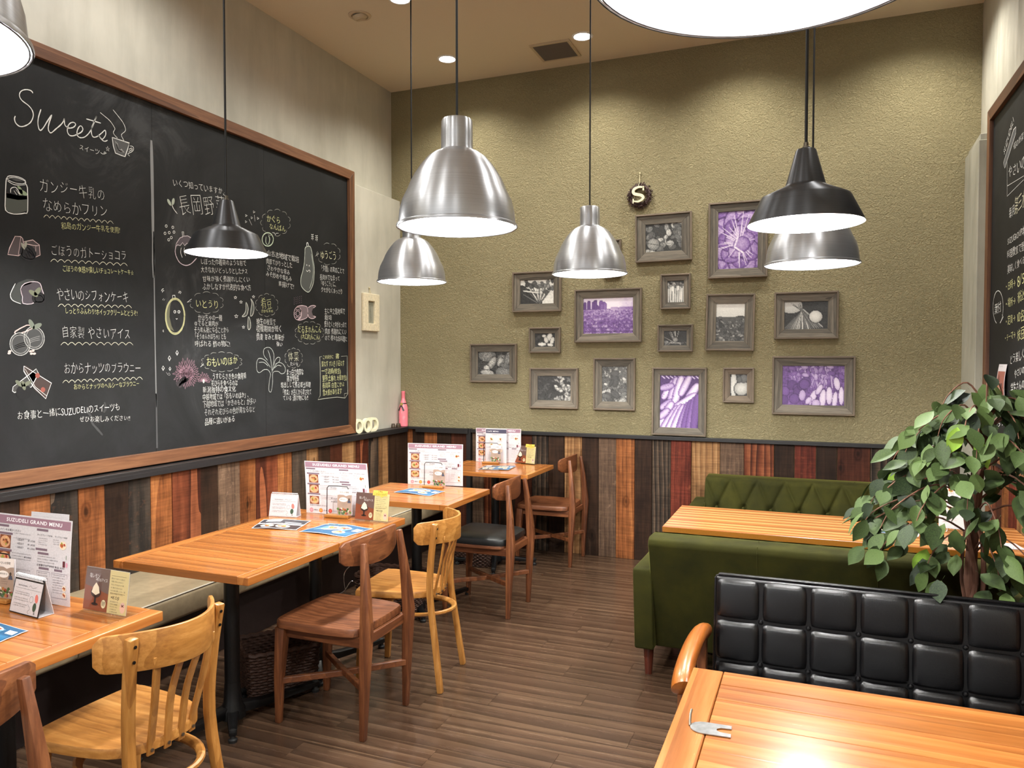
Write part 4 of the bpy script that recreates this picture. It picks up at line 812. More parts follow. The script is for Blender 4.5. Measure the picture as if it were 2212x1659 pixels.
for i, (kd, o, p, tone, lab, tilt) in enumerate(FR):
    g = lambda q: (1000+q[0]/2.458, 360+q[1]/2.458)
    mx, my = (o[0]+o[2])/2, (o[1]+o[3])/2
    xa = onp(1, FYF, *g((o[0], my)))[0]; xb = onp(1, FYF, *g((o[2], my)))[0]; za = onp(1, FYF, *g((mx, o[3]-3)))[2]; zb_ = onp(1, FYF, *g((mx, o[1]+3)))[2]
    w, h = xb-xa, zb_-za; cx, cz = (xa+xb)/2, (za+zb_)/2
    bw = ((p[0]-o[0])+(o[2]-p[2]))/2/(o[2]-o[0])*w; bh = ((p[1]-o[1])+(o[3]-p[3])-12)/2/(o[3]-o[1])*h; b = (bw+bh)/2
    t = thing('picture_frame', lab, 'picture', (cx, YB, cz), 0, 'barn wood picture frames'); t.rotation_euler = (0, R(tilt), 0)
    P = [(-w/2, -h/2), (w/2, -h/2), (w/2, h/2), (-w/2, h/2)]
    def ins(d): return [(-w/2+d, -h/2+d), (w/2-d, -h/2+d), (w/2-d, h/2-d), (-w/2+d, h/2-d)]
    lp = min(.012, b*.22); A, B_, D_ = ins(lp*.15), ins(lp+.0006), ins(b)
    for j in range(4):
        n = (j+1) % 4; ax = 'X' if j % 2 == 0 else 'Z'
        mb = MB(); q4 = [B_[j], B_[n], D_[n], D_[j]]; yo, yi = -.021, -.014
        mb.add([(x_, -.002, z_) for x_, z_ in q4]+[(q4[0][0], yo, q4[0][1]), (q4[1][0], yo, q4[1][1]), (q4[2][0], yi, q4[2][1]), (q4[3][0], yi, q4[3][1])],
               [(0,1,2,3),(4,7,6,5),(0,4,5,1),(1,5,6,2),(2,6,7,3),(3,7,4,0)])
        mb.build('frame_rail', barn(ax) if kd != 'eggs' else barnlip(ax), t, bevel=.001, segs=1)
        MB().prism([P[j], P[n], ins(lp)[n], ins(lp)[j]], -.030, -.001, 1).build('frame_lip', barnlip(ax), t, bevel=.0012, segs=1)
    MB().box(-w/2+b*.8, w/2-b*.8, -.008, -.003, -h/2+b*.8, h/2-b*.8).build('backing', M['paper'], t)
    ik = Ink(lambda u, v, l: (u, -.0085-.0003*l, v)); pw, ph = p[2]-p[0], p[3]-p[1]
    ik.raster(paint(kd, pw/2.458, ph/2.458).rgb(tone), -w/2+b*.97, -h/2+b*.97, w/2-b*.97, h/2-b*.97); ik.build('photo', t, PHOTO)
# wreath with letter
wc = onp(1, YB-.04, 1380, 421); t = thing('pine_cone_wreath', 'small dark pine cone wreath with a cream letter S hanging on the olive wall', 'wreath', (wc[0], YB, wc[2]))
mb = MB(); r0 = .073
for k in range(190):
    a = random.uniform(0, 2*PI); rr = r0+random.uniform(-.022, .024); d = -.012-random.random()*.03*(1-abs(rr-r0)/.03)
    c = Vector((rr*math.cos(a), d, rr*math.sin(a))); s_ = random.uniform(.006, .011); q = Vector((random.gauss(0, 1), random.gauss(0, 1)-1, random.gauss(0, 1))).normalized(); u = q.orthogonal().normalized(); v = q.cross(u)
    mb.add([c+u*s_, c+v*s_*.8, c-u*s_, c-v*s_*.8, c+q*s_*.9], [(0,1,4),(1,2,4),(2,3,4),(3,0,4),(3,2,1,0)])
props(mb.build('cone_scales', M['wreath'], t), kind='stuff')
MB().tube([(r0*math.cos(a), -.014, r0*math.sin(a)) for a in np.arange(0, 2*PI+.1, .3)], .014, 8, False).build('ring', M['wreath'], t, smooth=True)
S_ = [(38,42),(24,50),(-2,50),(-30,40),(-40,22),(-30,6),(0,-2),(28,-10),(38,-26),(22,-42),(-4,-50),(-34,-46)]
pts = catmull([(x_*.00095, z_*.00105) for x_, z_ in S_], 4); n = len(pts); mb = MB(); vs = []
for i, p in enumerate(pts):
    tt = pts[min(i+1, n-1)]-pts[max(i-1, 0)]; tt = tt/np.hypot(*tt); q = np.array((-tt[1], tt[0])); w_ = .0045+.0065*math.sin(PI*i/(n-1))
    for sg in (1, -1): e = p+q*w_*sg; vs += [(e[0], -.062, e[1]), (e[0], -.05, e[1])]
fs = []
for i in range(n-1): b_ = 4*i; fs += [(b_, b_+2, b_+6, b_+4), (b_+1, b_+5, b_+7, b_+3), (b_, b_+4, b_+5, b_+1), (b_+2, b_+3, b_+7, b_+6)]
fs += [(0, 1, 3, 2), (4*n-4, 4*n-2, 4*n-1, 4*n-3)]; mb.add(vs, fs); mb.box(.032, .042, -.062, -.05, .026, .058).box(-.042, -.034, -.062, -.05, -.064, -.03).build('letter', M['cream'], t)
MB().tube([(-.002, -.055, .052), (0, -.03, .09), (0, -.006, .165)], .0018, 6).lathe([(.0004, .16), (.0065, .162), (.0065, .172), (.0004, .174)], 12, (0, -.006, 0)).build('string', M['string'], t)
# small carved frame on the left slab
t = thing('carved_wall_plaque', 'small cream carved plaque with a narrow opening between chalkboard and corner', 'plaque', (XS, 5.15, 1.88))
mb = MB(); mb.box(.0, .022, -.115, -.045, -.145, .15).box(.0, .022, .05, .115, -.145, .15).box(0, .022, -.045, .05, -.145, -.085).box(0, .022, -.045, .05, .09, .15)
mb.build('frame', M['clay'], t, bevel=.004)
MB().box(0, .006, -.045, .05, -.085, .09).build('panel', plain('grey_green_panel', (150, 150, 134), .6), t)
ik = Ink(lambda u, v, l: (.0065, u, v)); ik.text('vegetable', (-.005, .05), (.004, -.075), .02, (70, 66, 60)); ik.build('lettering', t)
MB().tube([(.008, -.01, .15), (.006, -.008, .195)], .002, 6).tube([(.008, .012, .15), (.006, -.006, .195)], .0015, 6).lathe([(.0004, .19), (.007, .192), (.007, .2), (.0004, .202)], 10, (.006, -.008, 0)).build('hanging_string', M['string'], t)
# bottle, jars, letters on the left ledge
ZL = .946
t = thing('champagne_bottle', 'pink champagne bottle with a black bow in the corner of the ledge', 'bottle', (-3.222, 5.585, ZL))
MB().lathe([(.0004, 0), (.034, .001), (.038, .006), (.0385, .14), (.036, .165), (.024, .205), (.0155, .228), (.0142, .255), (.0004, .256)], 32).build('body', M['pink'], t, smooth=True)
MB().lathe([(.0148, .228), (.0155, .285), (.0165, .287), (.0165, .298), (.0004, .30)], 24).build('foil_cap', M['pink'], t, smooth=True)
mb = MB().tube([(.0, -.027, .19), (0, -.033, .19)], .0125, 14); mb.build('seal', M['gold'], t)
mb = MB(); mb.lathe([(.0295, .186), (.0288, .188), (.027, .198), (.0285, .2)], 28)
for s_ in (-1, 1): mb.add([(s_*.006, -.036, .182), (s_*.03, -.03, .138), (s_*.018, -.036, .132), (0, -.038, .176), (s_*.006, -.039, .182), (s_*.03, -.033, .138), (s_*.018, -.039, .132), (0, -.041, .176)], [(0,1,2,3),(7,6,5,4),(0,4,5,1),(1,5,6,2),(2,6,7,3),(3,7,4,0)])
mb.build('ribbon', M['ribbon'], t)
ik = Ink(lambda u, v, l: (.0389*math.sin(u/.0389)-0, -.0389*math.cos(u/.0389), v))
for k in range(7):
    u, v = random.uniform(-.03, .03), random.uniform(.03, .13); ik.line([(u+.008*math.cos(a)*(1-a/14), v+.014*math.sin(a)*(1-a/14)) for a in np.arange(0, 9, .6)], .0012, (244, 186, 190))
ik.build('scribble_print', t)
for (y_, x_, r_, h_, l) in ((5.44, -3.235, .017, .036, 'small dark glass pot on the ledge, the left one beside the pink bottle'), (5.50, -3.222, .021, .034, 'small wide dark jar touching the pink bottle on the ledge')):
    t = thing('small_jar', l, 'jar', (x_, y_, ZL), 0, 'small jars on the ledge')
    MB().lathe([(.0004, 0), (r_*.95, .0), (r_, .003), (r_, h_*.6), (r_*.8, h_*.72), (.0004, h_*.72)], 20).build('body', M['jar'], t, smooth=True)
    MB().lathe([(r_*.85, h_*.72), (r_*.85, h_*.95), (r_*.6, h_), (.0004, h_)], 20).build('lid', M['brass'], t, smooth=True)
for y_, kd, l in ((4.915, 'O', 'cream letter O half behind the chalkboard frame on the ledge'), (5.02, 'O', 'cream letter O in the middle of the three ledge letters'), (5.115, 'D', 'cream letter D standing on the ledge right of the letters O')):
    n = 28; hw, hh, th = .046, .055, .019
    def sh(a, f):
        c, s_ = math.cos(a), math.sin(a)
        if kd == 'D' and c < 0: return (-(hw-f) if abs(s_) < .98 else -(hw-f), (hh-f)*max(-1, min(1, s_*1.25)))
        return ((hw-f)*c, (hh-f)*s_)
    vs = []; fs = []
    for k in range(n):
        a = 2*PI*k/n; o1, i1 = sh(a, 0), sh(a, th)
        for x_ in (0, .03): vs += [(x_, o1[0], o1[1]+hh), (x_, i1[0], i1[1]+hh)]
    for k in range(n):
        a_, b_ = 4*k, 4*((k+1) % n); fs += [(a_, b_, b_+1, a_+1), (a_+2, a_+3, b_+3, b_+2), (a_, a_+2, b_+2, b_), (a_+1, b_+1, b_+3, a_+3)]
    o = MB().add(vs, fs).build('letter_block', M['cream'], None, loc=(-3.245 if y_ < 5 else -3.235, y_, ZL), rot=(0, 0, R(-10)), smooth=True); props(o, l, 'letter', 'cream letters on the ledge')
# ================================================================ TABLES, BENCH
def cafe_table(x0, x1, y0, y1, z, label, group, arms=((72, .42), (252, .40), (-48, .17), (132, .17)), seed=0):
    t = thing('cafe_table', label, 'table', ((x0+x1)/2, (y0+y1)/2, 0), 0, group); w, d = (x1-x0)/2, (y1-y0)/2; th = .031; e = .052; g = .0007
    for s_ in (-1, 1):
        xs = sorted((s_*w, s_*(w-e))); MB().box(xs[0], xs[1], -d, d, z-th, z).build('edge_board', w_table('Y'), t, bevel=.003)
    rs = random.Random(seed); cuts = [-d]+[-d+2*d*(k+rs.uniform(-.08, .08))/5 for k in range(1, 5)]+[d]
    for a, b in zip(cuts[:-1], cuts[1:]): MB().box(-w+e+g, w-e-g, a+g, b-g, z-th, z-.0004).build('top_plank', w_table('X'), t, bevel=.0012, segs=1)
    MB().box(-.13, .13, -.13, .13, z-th-.008, z-th).build('mounting_plate', M['iron'], t)
    MB().lathe([(.0305, .085), (.0305, z-th-.008)], 28, close=True).build('column', M['iron'], t, smooth=True)
    MB().lathe([(.052, .035), (.05, .07), (.036, .1), (.0325, .16), (.031, .18)], 28, close=True).build('base_hub', M['iron'], t, smooth=True)
    for a, L in arms:
        c, s_ = math.cos(R(a)), math.sin(R(a)); pts = [(c*r*L, s_*r*L, zz_) for r, zz_ in ((.02, .07), (.3, .052), (.7, .042), (1, .038))]
        MB().bar(pts, [(.05, .045), (.044, .034), (.036, .026), (.03, .022)]).build('foot_arm', M['iron'], t, bevel=.005, smooth=True)
        MB().lathe([(.0004, .0), (.016, .0), (.018, .012), (.011, .016), (.010, .03), (.014, .034), (.014, .05), (.0004, .053)], 16, (c*(L-.015), s_*(L-.015), 0)).build('glide', M['rubber'], t, smooth=True)
    return t
GT = 'orange wood cafe tables along the bench'; X0, X1, TZ = -2.545, -1.882, .72
cafe_table(X0+.005, X1+.002, 1.205, 1.768, TZ, 'nearest orange wood table at the left edge, under the big curved menu', GT, seed=1)
cafe_table(X0, X1, 2.152, 2.712, TZ, 'bare half of the joined pair of orange tables, nearer the camera', GT, seed=2)
cafe_table(X0, X1+.002, 2.716, 3.272, TZ, 'farther half of the joined pair, carrying a menu and blue flyer', GT, seed=3)
cafe_table(X0+.02, X1+.055, 3.64, 4.205, TZ, 'single orange wood table before the black seated chair', GT, ((75, .48), (255, .4), (-48, .17), (132, .17)), 4)
cafe_table(X0+.02, X1+.07, 4.817, 5.372, TZ, 'farthest orange wood table in the corner by the plank wall', GT, ((20, .3), (110, .3), (200, .3), (290, .3)), 5)
# bench
t = thing('wall_bench', 'long olive beige upholstered bench running along the left plank wall', 'bench', (0, 0, 0))
sy = [.9, onp(0, -2.72, 171, 1412)[1], onp(0, -2.72, 720, 1192)[1], 4.55, 5.585]
sy = sorted(set([sy[0], sy[1], (sy[1]+sy[2])/2 if sy[2]-sy[1] > 1.5 else sy[2]]+[sy[2], sy[3], sy[4]]))
for a, b in zip(sy[:-1], sy[1:]):
    c = t; ya, yb = a+.002, b-.002
    prof = [(-3.198, .30), (-2.735, .30), (-2.722, .312), (-2.718, .36), (-2.72, .405), (-2.735, .419), (-2.80, .423), (-3.0, .426), (-3.198, .424)]
    o = MB().prism([(p[0], p[1]) for p in prof], ya, yb, 1).build('seat_cushion', M['bench'], t, bevel=.006, smooth=True)
    MB().tube([(-2.726, ya+.004, .416), (-2.726, (ya+yb)/2, .4165), (-2.726, yb-.004, .416)], .0035, 8).build('piping', M['piping'], o)  # bench piping, with its highlight put into the pale colour
MB().box(-3.185, -2.84, .9, 5.58, .0, .298).build('base_panel', M['darkbase'], t, bevel=.003)
# ================================================================ CHAIRS
def seat_slab(outline, z, th, dish=.0, nu=1):
    mb = MB(); n = len(outline); cx = sum(p[0] for p in outline)/n; cy = sum(p[1] for p in outline)/n; rings = []
    for s_, dz in ((1.0, -th), (1.0, -.006), (.985, 0), (.8, -dish*.35), (.45, -dish), (0.05, -dish)):
        rings.append([(cx+(p[0]-cx)*s_, cy+(p[1]-cy)*s_, z+dz) for p in outline])
    rings.insert(0, [(cx+(p[0]-cx)*.97, cy+(p[1]-cy)*.97, z-th-.002) for p in outline])
    vs = [v for r in rings for v in r]; fs = [tuple(range(n))[::-1], tuple((len(rings)-1)*n+k for k in range(n))]
    for i in range(len(rings)-1):
        for k in range(n): fs.append((i*n+k, i*n+(k+1) % n, (i+1)*n+(k+1) % n, (i+1)*n+k))
    return mb.add(vs, fs)
def crest(y_half, z0, z1, fx, th, n=22, endcut=.02, top=lambda s: 0, bot=lambda s: 0):
    """curved back board: fx(s) gives x for s in -1..1"""
    vs = []; mb = MB()
    for i in range(n+1):
        s_ = -1+2*i/n; y_ = s_*y_half; x_ = fx(s_); dx = (fx(min(1, s_+.02))-fx(max(-1, s_-.02)))/((min(1, s_+.02)-max(-1, s_-.02))*y_half)
        nx, ny = 1/math.hypot(1, dx), -dx/math.hypot(1, dx); ee = max(0, abs(s_)-.9)/.1; cut = endcut*(1-math.sqrt(max(0, 1-ee*ee)))
        a, b = z0+bot(s_)+cut, z1+top(s_)-cut
        for q, zz_ in ((0, a), (th, a), (th, b), (0, b)): vs.append((x_-nx*q, y_-ny*q, zz_))
    fs = [(0, 1, 2, 3), tuple(4*n+k for k in (3, 2, 1, 0))]
    for i in range(n):
        for k in range(4): fs.append((4*i+k, 4*i+4+k, 4*i+4+(k+1) % 4, 4*i+(k+1) % 4))
    return mb.add(vs, fs)
def brown_chair(loc, rz, label, padded=False, group='brown wooden chairs with curved back boards'):
    t = thing('dining_chair', label, 'chair', loc, rz, group)
    B = w_brown
    out = [(-.205, -.16), (-.213, 0), (-.205, .16), (-.185, .19), (-.15, .2), (0, .2), (.13, .19), (.175, .172), (.19, .14), (.196, 0), (.19, -.14), (.175, -.172), (.13, -.19), (0, -.2), (-.15, -.2), (-.185, -.19)]
    out = [tuple(p) for p in catmull(out, 3, True)[:-1]]
    if padded:
        seat_slab([(x_*.97, y_*.99) for x_, y_ in out], .425, .02).build('seat_board', B('X'), t, smooth=True)
        mb = MB(); n = len(out); vs = []; pr = ((.95, 0), (1.005, .008), (1.01, .026), (.985, .04), (.9, .049), (.6, .055), (.05, .057))
        for s_, dz in pr: vs += [(x_*s_, y_*s_, .418+dz) for x_, y_ in out]
        fs = [tuple(range(n))[::-1], tuple((len(pr)-1)*n+k for k in range(n))]+[(i*n+k, i*n+(k+1) % n, (i+1)*n+(k+1) % n, (i+1)*n+k) for i in range(len(pr)-1) for k in range(n)]
        props(mb.add(vs, fs).build('seat_cushion', M['seatblk'], t, smooth=True), 'black padded vinyl seat cushion')
    else: seat_slab(out, .44, .03, .010).build('seat', B('X'), t, smooth=True)
    z = .405
    for s_ in (-1, 1):
        MB().bar([(-.205, s_*.166, 0), (-.200, s_*.166, .2), (-.182, s_*.165, z)], [(.024, .024), (.034, .034), (.046, .046)], (1, 0, 0)).build('leg', B('Z'), t, bevel=.004, smooth=True)
        MB().bar([(.205, s_*.168, 0), (.212, s_*.167, .22), (.222, s_*.166, .43), (.213, s_*.155, .58), (.192, s_*.138, .775)], [(.024, .024), (.033, .036), (.034, .048), (.032, .036), (.022, .022)], (1, 0, 0)).build('leg', B('Z'), t, bevel=.004, smooth=True)
        MB().box(-.17, .205, s_*.155-.009, s_*.155+.009, .362, .408).build('seat_rail', B('X'), t, bevel=.003)
        MB().bar([(-.197, s_*.16, .175), (0, 0, .185 if s_ > 0 else .177), (.212, -s_*.16, .195)], (.02, .026)).build('stretcher', B('X'), t, bevel=.003)
    for x_ in (-.178, .198): MB().box(x_-.009, x_+.009, -.15, .15, .366, .406).build('seat_rail', B('Y'), t, bevel=.003)
    crest(.212, .672, .776, lambda s_: .186-.050*s_*s_, .017, top=lambda s_: .024-.018*s_*s_, bot=lambda s_: .026*s_*s_, endcut=.012).build('back_board', B('Y'), t, bevel=.003, smooth=True)
    return t
def honey_chair(loc, rz, label, group='honey coloured slat back chairs'):
    t = thing('slat_back_chair', label, 'chair', loc, rz, group); H = w_honey
    out = [(-.185, -.17), (-.195, 0), (-.185, .17), (-.165, .188), (-.12, .19), (0, .178), (.1, .155), (.155, .11), (.178, .05), (.182, 0), (.178, -.05), (.155, -.11), (.1, -.155), (0, -.178), (-.12, -.19), (-.165, -.188)]
    out = [tuple(p) for p in catmull(out, 3, True)[:-1]]
    seat_slab(out, .445, .027, .006).build('seat', H('X'), t, smooth=True)
    for s_ in (-1, 1):
        MB().bar([(-.175, s_*.168, 0), (-.165, s_*.162, .2), (-.15, s_*.155, .42)], [(.026, .026), (.032, .03), (.036, .034)], (1, 0, 0)).build('leg', H('Z'), t, bevel=.004, smooth=True)
        MB().bar([tuple(p) for p in catmull([(.225, s_*.17, 0), (.195, s_*.155, .22), (.168, s_*.146, .43), (.175, s_*.15, .6), (.198, s_*.158, .765)], 3)], (.03, .026), (1, 0, 0)).build('leg', H('Z'), t, bevel=.005, smooth=True)
        for zz_ in (.70, .742): MB().lathe([(.0004, 0), (.0045, 0), (.0045, .003), (.0004, .003)], 10).build('screw', M['iron'], t, loc=(.190+(zz_-.7)*.12+.0125, s_*.156, zz_), rot=(0, R(90), 0))
    crest(.212, .672, .772, lambda s_: .262-.145*s_*s_, .012, 40, .022, top=lambda s_: .004*(1-s_*s_), bot=lambda s_: -.006*(1-s_*s_)).build('crest_rail', H('Y'), t, bevel=.003, smooth=True)
    for k in range(4):
        y0_, y1_ = (-.075+.05*k), (-.099+.066*k); xs_ = .178-abs(y0_)*.2
        MB().bar([tuple(p) for p in catmull([(xs_+.004, y0_, .405), (xs_+.008, y0_, .45), (.200, (y0_+y1_)/2, .57), (.256-.145*(y1_/.212)**2, y1_, .70)], 3)], (.024, .008), (1, 0, 0)).build('back_slat', H('Z'), t, bevel=.002, smooth=True)
        MB().lathe([(.0004, 0), (.005, 0), (.005, .003), (.0004, .003)], 10).build('screw', M['brass'], t, loc=(xs_+.0105, y0_, .42), rot=(0, R(90), 0))
    MB().tube([(-.185*math.cos(a)+.045, .142*math.sin(a), .335) for a in np.arange(0, 2*PI+.01, PI/18)], .010, 8, False, 1.5).build('hoop_stretcher', H('X'), t, smooth=True)
    return t
XC = -1.845
brown_chair((XC, 2.685, 0), 0, 'brown wooden chair with a bare dished seat in front of the joined tables')
brown_chair((XC, 4.205, 0), 0, 'brown wooden chair with a padded black seat', True)
brown_chair((XC+.005, 5.39, 0), 0, 'farthest brown wooden chair standing against the plank wall')
brown_chair((-1.868, 1.035, 0), R(1), 'brown chair cut off by the lower left corner of the picture')
honey_chair((-1.87, 1.625, 0), R(0), 'honey coloured slat back chair nearest the camera at lower left')
honey_chair((-1.80, 3.15, 0), R(8), 'honey coloured slat back chair behind the brown bare-seat chair')
# ================================================================ BASKETS
def basket(loc, rz, w, d, h, label, group='brown wicker baskets under the tables'):
    t = thing('wicker_basket', label, 'basket', loc, rz, group); rows = int(h/.0125)
    def per(u, hh, o=0):   # rounded rectangle perimeter, flared
        f = .88+.12*hh; W_, D_ = w/2*f, d/2*f; r_ = .03; a = u*2*PI; c, s_ = math.cos(a), math.sin(a); n_ = 7
        k = (abs(c)**n_+abs(s_)**n_)**(-1/n_); return (W_*c*k*(1+o/W_), D_*s_*k*(1+o/D_))
    mb = MB(); seg = 120
    for j in range(rows):
        hh = (j+.5)/rows; P_ = []
        for i in range(seg+1):
            u = i/seg; o_ = .0035*math.sin(2*PI*u*seg/4+(PI if j % 2 else 0)); x_, y_ = per(u, hh, o_); P_.append((x_, y_, hh*h))
        mb.tube(P_, .0062, 4, False)
    props(mb.build('woven_strands', M['wicker'], t), kind='stuff')
    mb = MB()
    for i in range(40):
        x0_, y0_ = per(i/40, 0); x1_, y1_ = per(i/40, 1); mb.tube([(x0_, y0_, .003), (x1_, y1_, h)], .004, 5)
    props(mb.build('stakes', M['wicker'], t), kind='stuff')
    P_ = []
    for i in range(seg+1): x_, y_ = per(i/seg, 1.02, .002*math.sin(i*1.6)); P_.append((x_, y_, h+.003*math.sin(i*1.6+1)))
    MB().tube(P_, .0105, 6, False).build('rim', M['wicker'], t, smooth=True)
    mb = MB(); mb.grid(60, 3, lambda u, v: per(u, v, -.004)+(v*h,)); mb.build('inner_wall', M['wicker'], t)
    MB().box(-w*.43, w*.43, -d*.43, d*.43, .002, .01).build('bottom', M['wicker'], t)
    return t
basket((-2.27, 2.79, 0), R(52), .33, .27, .215, 'wicker basket under the joined tables behind the brown chair')
basket((-2.32, 3.90, 0), R(4), .40, .28, .235, 'wicker basket under the single table, seen beneath the far honey chair')
basket((-2.33, 5.12, 0), R(-16), .36, .26, .19, 'wicker basket under the corner table behind the black seat')
t = thing('wire_loop', 'thin pale wire loop sticking up behind the far honey chair seat', 'wire', (-2.42, 3.56, 0))
MB().tube([tuple(p) for p in catmull([(0, -.03, .004), (.01, -.02, .16), (.0, -.03, .30), (.02, .0, .352), (.05, .03, .36), (.08, .05, .33), (.09, .05, .28), (.06, .03, .25), (.03, .0, .27), (.0, -.02, .22), (-.03, -.04, .2)], 5)], .0024, 6).build('wire', M['chrome'], t, smooth=True)
# ================================================================ SOFAS
def rbox(x0, x1, y0, y1, z0, z1): return MB().box(x0, x1, y0, y1, z0, z1)
def green_sofa(yb, face, label, legs=True):
    """face=+1: sits facing +Y (back towards camera); -1: faces the camera"""
    t = thing('green_velvet_sofa', label, 'sofa', (.015, yb, 0), 0 if face > 0 else PI, 'green velvet sofas'); V = M['velvet']; W2 = .715
    lean = .17
    # local: back plane near y=0, sitting side +y
    nx, nz = 60, 24
    def fr(u, v):   # front face of the backrest with buttons
        x_ = -W2+2*W2*u; z_ = .36+.325*v; y_ = .312-.13*v; p = .1755; k = round((x_+.6)/p); bx = -.6+k*p
        dz_ = v-.42; up_ = dz_ > 0; sl = (abs(x_-bx)/(p/2)); d = abs(sl-abs(dz_)/(.58 if up_ else .42)) if True else 0
        dent = .024*math.exp(-abs(d)/.16)+.03*math.exp(-((x_-bx)**2+(dz_*.32)**2)/.0007); e = min(1, (1-v)/.06, u/.012, (1-u)/.012, v/.04+.2); y_ += .018*math.sqrt(max(0, e))-dent
        return (x_, y_, z_)
    mb = MB().grid(200, 44, fr); n = 201; m_ = 45
    mb.build('tufted_front', V, t, smooth='all')
    # shell of the back, reclined: bottom rear y=.17 top rear y=0 (nearer)
    sec = [(.165, .135), (.30, .135), (.285, .36), (.158, .675), (.145, .69), (.03, .695), (.008, .685), (.0, .66), (.02, .62)]
    MB().prism([(p[0], p[1]) for p in sec], -W2, W2, 0).build('backrest', V, t, bevel=.008, smooth=True)
    for x_ in (-W2/3, W2/3): MB().tube([(x_, .166, .14), (x_, .0185, .622), (x_, -.001, .662), (x_, .012, .688), (x_, .10, .6955)], .0022, 6).build('back_seam', V, t)
    for k in range(8): MB().lathe([(.0004, .012), (.008, .0105), (.012, .005), (.012, 0), (.0004, 0)], 14).build('button', V, t, loc=(-.6+k*.1755+.0, .300-.13*.42+.002, .36+.325*.42), rot=(R(-90+20), 0, 0), smooth=True)
    MB().box(-W2+.03, W2-.03, .27, .76, .135, .26).build('seat_base', V, t, bevel=.01)
    for a, b in ((-W2+.03, -.003), (.003, W2-.03)): MB().box(a, b, .25, .78, .262, .385).build('seat_cushion', V, t, bevel=.03, smooth=True, segs=4)
    for s_ in (-1, 1):
        x0_, x1_ = sorted((s_*(W2-.01), s_*(W2+.082))); MB().prism([(.10, .135), (.78, .135), (.80, .50), (.78, .52), (.12, .53), (.06, .53), (.055, .5)], x0_, x1_, 0).build('armrest', V, t, bevel=.010, smooth=True, segs=3)
        for y_ in (.16, .72): MB().lathe([(.0004, 0), (.0165, 0), (.017, .003), (.0255, .137), (.0004, .137)], 20, (s_*(W2-.0+.025), y_, 0)).build('leg', M['legdark'], t, smooth=True)
    return t
green_sofa(3.42, 1, 'green velvet sofa with its plain back to the camera, behind the black sofa')
green_sofa(5.565, -1, 'button tufted green velvet sofa against the plank wall')
t = thing('sofa_table', 'long table with striped orange laminate top between the green sofas', 'table', (.115, 4.135, 0))
MB().box(-.825, .825, -.302, .302, .6345, .66).build('laminate_top', M['laminate'], t, bevel=.0015, segs=1)
MB().box(-.823, .823, -.3035, -.302, .6325, .657).box(-.8265, -.825, -.30, .30, .6325, .657).build('edge_band', M['laminate_edge'], t)
for s_ in (-.5, .5):
    MB().lathe([(.03, .03), (.03, .632)], 24, (s_, 0, 0), True).lathe([(.21, 0), (.21, .012), (.05, .03), (.031, .05)], 32, (s_, 0, 0), True).build('pedestal', M['iron'], t, smooth=True)
# black leather sofa
t = thing('black_leather_sofa', 'button tufted black leather sofa with amber wooden arms', 'sofa', (0, 0, 0)); LM = M['leather']
bx0, px_, rows, cols = -.325, .1575, 4, 8; zt, pz = .722, .147
def bp(x_, z_, d):   # point on reclined backrest; d = outwards (towards camera)
    s_ = (zt-z_); return (x_, 2.815-.10*s_-d*.995, z_-d*.1)
for j in range(rows):
    for i in range(cols):
        def pf(u, v, i=i, j=j):
            uu, vv = u*2-1, v*2-1; b = (max(0, 1-abs(uu)**12)*max(0, 1-abs(vv)**12))**.5*(.62+.38*(1-(uu*uu+vv*vv)/2)); cr = .008*math.exp(-((abs(uu)-1)**2+(abs(vv)-1)**2)/.06)
            return bp(bx0+px_*(i+u), zt-pz*(j+1)+pz*v, .003+.026*b-cr)
        props(MB().grid(14, 14, pf).build('tufted_panel', LM, t, smooth='all'))
for j in range(1, rows):
    for i in range(1, cols):
        p = bp(bx0+px_*i, zt-pz*j, .008); MB().lathe([(.0004, .010), (.006, .0085), (.0095, .003), (.0095, -.002), (.0004, -.002)], 14).build('button', LM, t, loc=p, rot=(R(90), 0, 0), smooth=True)
for i in range(1, cols):
    mb = MB()
    for k in range(64):
        z_ = zt-.01-k*.0088; p = bp(bx0+px_*i-.0035, z_, .0075); q = bp(bx0+px_*i-.0035, z_-.005, .0075); mb.tube([p, q], .0007, 4)
    props(mb.build('stitching', plain('grey_thread_%d' % i, (64, 62, 60), .6), t), kind='stuff')
w_ = px_*cols
MB().prism([(2.80, zt-.002), (2.868, zt-.004), (2.81, .16), (2.755, .16)], bx0+.002, bx0+w_-.002, 0).build('back_shell', LM, t, bevel=.006)
MB().tube([bp(bx0, .2, 0), bp(bx0, .6, 0), bp(bx0, zt-.01, 0), bp(bx0+.012, zt+.004, 0), bp(bx0+w_/2, zt+.004, 0), bp(bx0+w_-.012, zt+.004, 0), bp(bx0+w_, zt-.01, 0), bp(bx0+w_, .2, 0)], .006, 8).build('piping', LM, t, smooth=True)
for a, b in ((bx0+.005, bx0+w_/2-.002), (bx0+w_/2+.002, bx0+w_-.005)): MB().box(a, b, 2.26, 2.765, .27, .40).build('seat_cushion', LM, t, bevel=.03, smooth=True, segs=4)
MB().box(bx0, bx0+w_, 2.27, 2.80, .2, .268).build('seat_frame', M['legdark'], t, bevel=.005)
